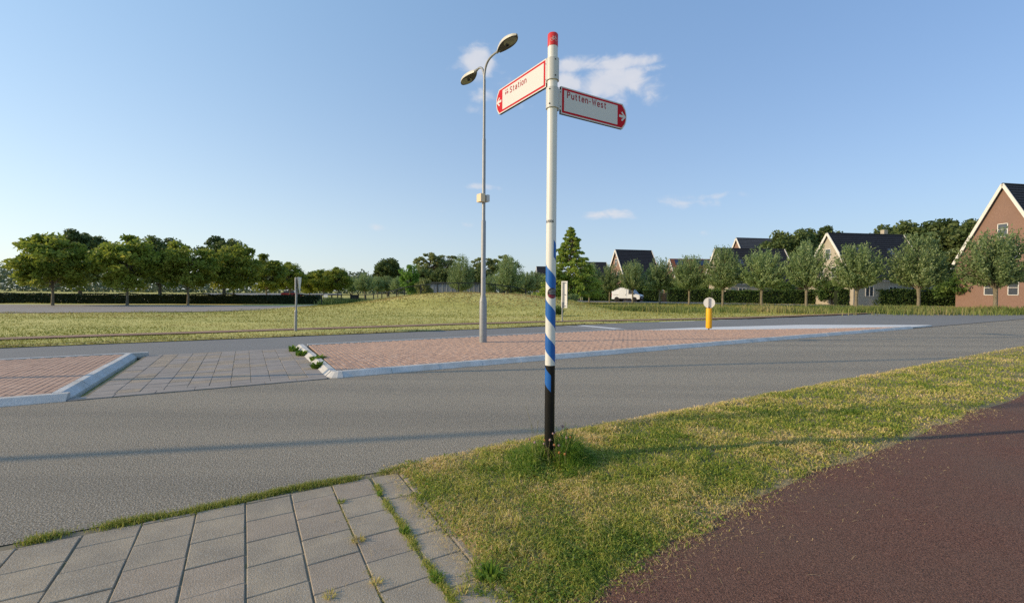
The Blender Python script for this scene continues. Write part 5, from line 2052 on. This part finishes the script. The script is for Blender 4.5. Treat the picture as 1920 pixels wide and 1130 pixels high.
# ================================================================== vehicles
def wheel(parent, x, y, r, w=.2):
    b_ = MB()
    b_.lathe([(r * .55, -w / 2), (r * .9, -w / 2), (r, -w * .35), (r, w * .35), (r * .9, w / 2), (r * .55, w / 2)], 18)
    o_ = b_.build('wheel', 'rubber', parent, (x, y, r), (math.pi / 2, 0, 0))
    c_ = MB()
    c_.lathe([(r * .56, -w * .42), (r * .5, -w * .46), (r * .1, -w * .40), (.001, -w * .38)][::-1], 12)
    c_.lathe([(.001, w * .38), (r * .1, w * .40), (r * .5, w * .46), (r * .56, w * .42)][::-1], 12)
    c_.build('rim', 'rim_silver', o_)


def quadbox(mb, prof, y0, y1):
    mb.prism(prof, y0, y1)


vx, vy = X(1177, 76), 76
van = empty('delivery_van', (vx, vy, .09), R(-34), 'white delivery van parked in the far street with its sunlit side door', 'van')
# local: front towards +x, left/right sides at y = -1 (seen) / +1
W2 = .98
body = MB()
prof = [(-2.45, .42), (2.05, .42), (2.32, .50), (2.36, .98), (2.20, 1.18), (1.55, 1.32), (.92, 2.16), (.60, 2.30), (-2.35, 2.30), (-2.47, 2.15)]
n = len(prof)
vs_ = [(x, -W2, z) if z < 1.3 else (x, -W2 + .10 * (z - 1.3), z) for x, z in prof] + [(x, W2, z) if z < 1.3 else (x, W2 - .10 * (z - 1.3), z) for x, z in prof]
body.add(vs_, [tuple(range(n)), tuple(range(n, 2 * n))[::-1]] + [(i + n, (i + 1) % n + n, (i + 1) % n, i) for i in range(n)])
body.build('body', 'van_white', van)
ws = MB()
ws.add([(1.535, -.84, 1.365), (1.535, .84, 1.365), (.965, .80, 2.12), (.965, -.80, 2.12)], [(0, 1, 2, 3)])
for i, q in enumerate(ws.v):
    ws.v[i] = (q[0] + .012, q[1], q[2] + .01)
ws.build('windscreen', 'window_glass', van)
for s in (-1, 1):
    b = MB()
    y_ = lambda z: s * (W2 - .10 * max(0, z - 1.3) + .006)
    b.add([(.45, y_(1.28), 1.28), (1.36, y_(1.30), 1.30), (.88, y_(2.02), 2.02), (.45, y_(2.05), 2.05)], [(0, 1, 2, 3)[::s]])
    b.build('side_window', 'window_glass', van)
    b = MB()
    b.box((1.30, s * 1.10, 1.42), (.12, .18, .30), chamfer=.02)
    b.build('wing_mirror', 'black_plastic', van)
    b = MB()
    b.box((-.55, s * (W2 - .02), 1.26), (1.35, .05, 1.54), chamfer=.01)
    dr = b.build('sliding_door', 'van_white', van)
    b = MB()
    b.box((-.02, s * (W2 + .015), 1.15), (.05, .03, .20))
    b.build('handle', 'black_plastic', dr)
    b = MB()
    b.box((-1.75, s * (W2 + .0), 1.16), (1.0, .02, .05))
    b.build('side_rail', 'rail_grey', van)
    b = MB()
    b.box((-.2, s * (W2 - .01), .50), (2.2, .05, .17))
    b.build('side_skirt', 'black_plastic', van)
    b = MB()
    b.box((2.22, s * .74, 1.02), (.26, .34, .26), rot=Matrix.Rotation(R(-18), 3, 'Y'), chamfer=.03)
    b.build('headlight', 'lamp_clear', van)
    b = MB()
    b.box((-2.47, s * .9, 1.1), (.05, .13, .6))
    b.build('tail_light', 'tail_red', van)
    for x_ in (-1.55, 1.45):
        a_ = MB()
        a_.tube([(x_, s * (W2 - .12), .38), (x_, s * (W2 + .012), .38)], .44, 16)
        a_.build('wheel_arch', 'black_plastic', van)
        wheel(van, x_, s * (W2 - .06), .34, .22)
b = MB()
b.box((2.32, 0, .58), (.14, 1.92, .40), chamfer=.04)
b.build('bumper', 'black_plastic', van)
b = MB()
b.box((2.36, 0, .90), (.05, .9, .14), chamfer=.01)
b.build('grille', 'black_plastic', van)
b = MB()
b.box((2.395, 0, .62), (.02, .50, .11))
b.build('number_plate', 'trim_white', van)
b = MB()
b.box((-.8, 0, 2.36), (2.2, 1.5, .05))
b.build('roof_rack', 'rail_grey', van)

vx, vy = X(548, 96), 96
car = empty('parked_car', (vx, vy, .09), R(15), 'small red car parked beyond the young maples, behind the edge on sign', 'car')
b = MB()
prof = [(-1.95, .30), (1.9, .30), (2.0, .45), (1.95, .68), (1.55, .82), (.9, .90), (-1.9, .95), (-2.02, .7)]
b.prism(prof, -.85, .85)
b.build('body', 'car_red', car)
b = MB()
b.prism([(.95, .88), (.35, 1.38), (-1.15, 1.42), (-1.85, .92)][::-1], -.74, .74)
cb = b.build('cabin', 'window_glass', car)
b = MB()
b.box((-.40, 0, 1.425), (1.45, 1.36, .05), chamfer=.01)
b.build('roof', 'car_red', car)
for s in (-1, 1):
    b = MB()
    b.box((1.92, s * .6, .62), (.1, .3, .13))
    b.build('headlight', 'lamp_clear', car)
    for x_ in (-1.25, 1.25):
        wheel(car, x_, s * .80, .30, .18)

# lamp posts down the road behind the camera, whose long shadows cross the near carriageway
for (sx, sy, lb) in ((-21.5, .96, 'grey street lamp down the road on the left, nearer the verge'), (-15.5, 6.25, 'grey street lamp down the road on the left, nearer the median')):
    t = empty('street_lamp', (sx, sy, 0.1), 0, lb, 'street lamp', 'street lamps down the road')
    MB().lathe([(.10, -.05), (.10, 1.4), (.07, 1.5), (.065, 5.0), (.06, 12.1)], 16).build('pole', 'galvanised', t)
    for s in (-1, 1):
        MB().tube([(0, 0, 12.0), TD * (s * .3) + Vector((0, 0, 12.5)), TD * (s * .9) + Vector((0, 0, 12.6))], .035, 8).build('arm', 'galvanised', t)
        b = MB()
        b.box(TD * (s * 1.3) + Vector((0, 0, 12.62)), (.9, .36, .14), rz=math.atan2(TD.y, TD.x), chamfer=.05)
        b.build('luminaire', 'lamp_shell', t)
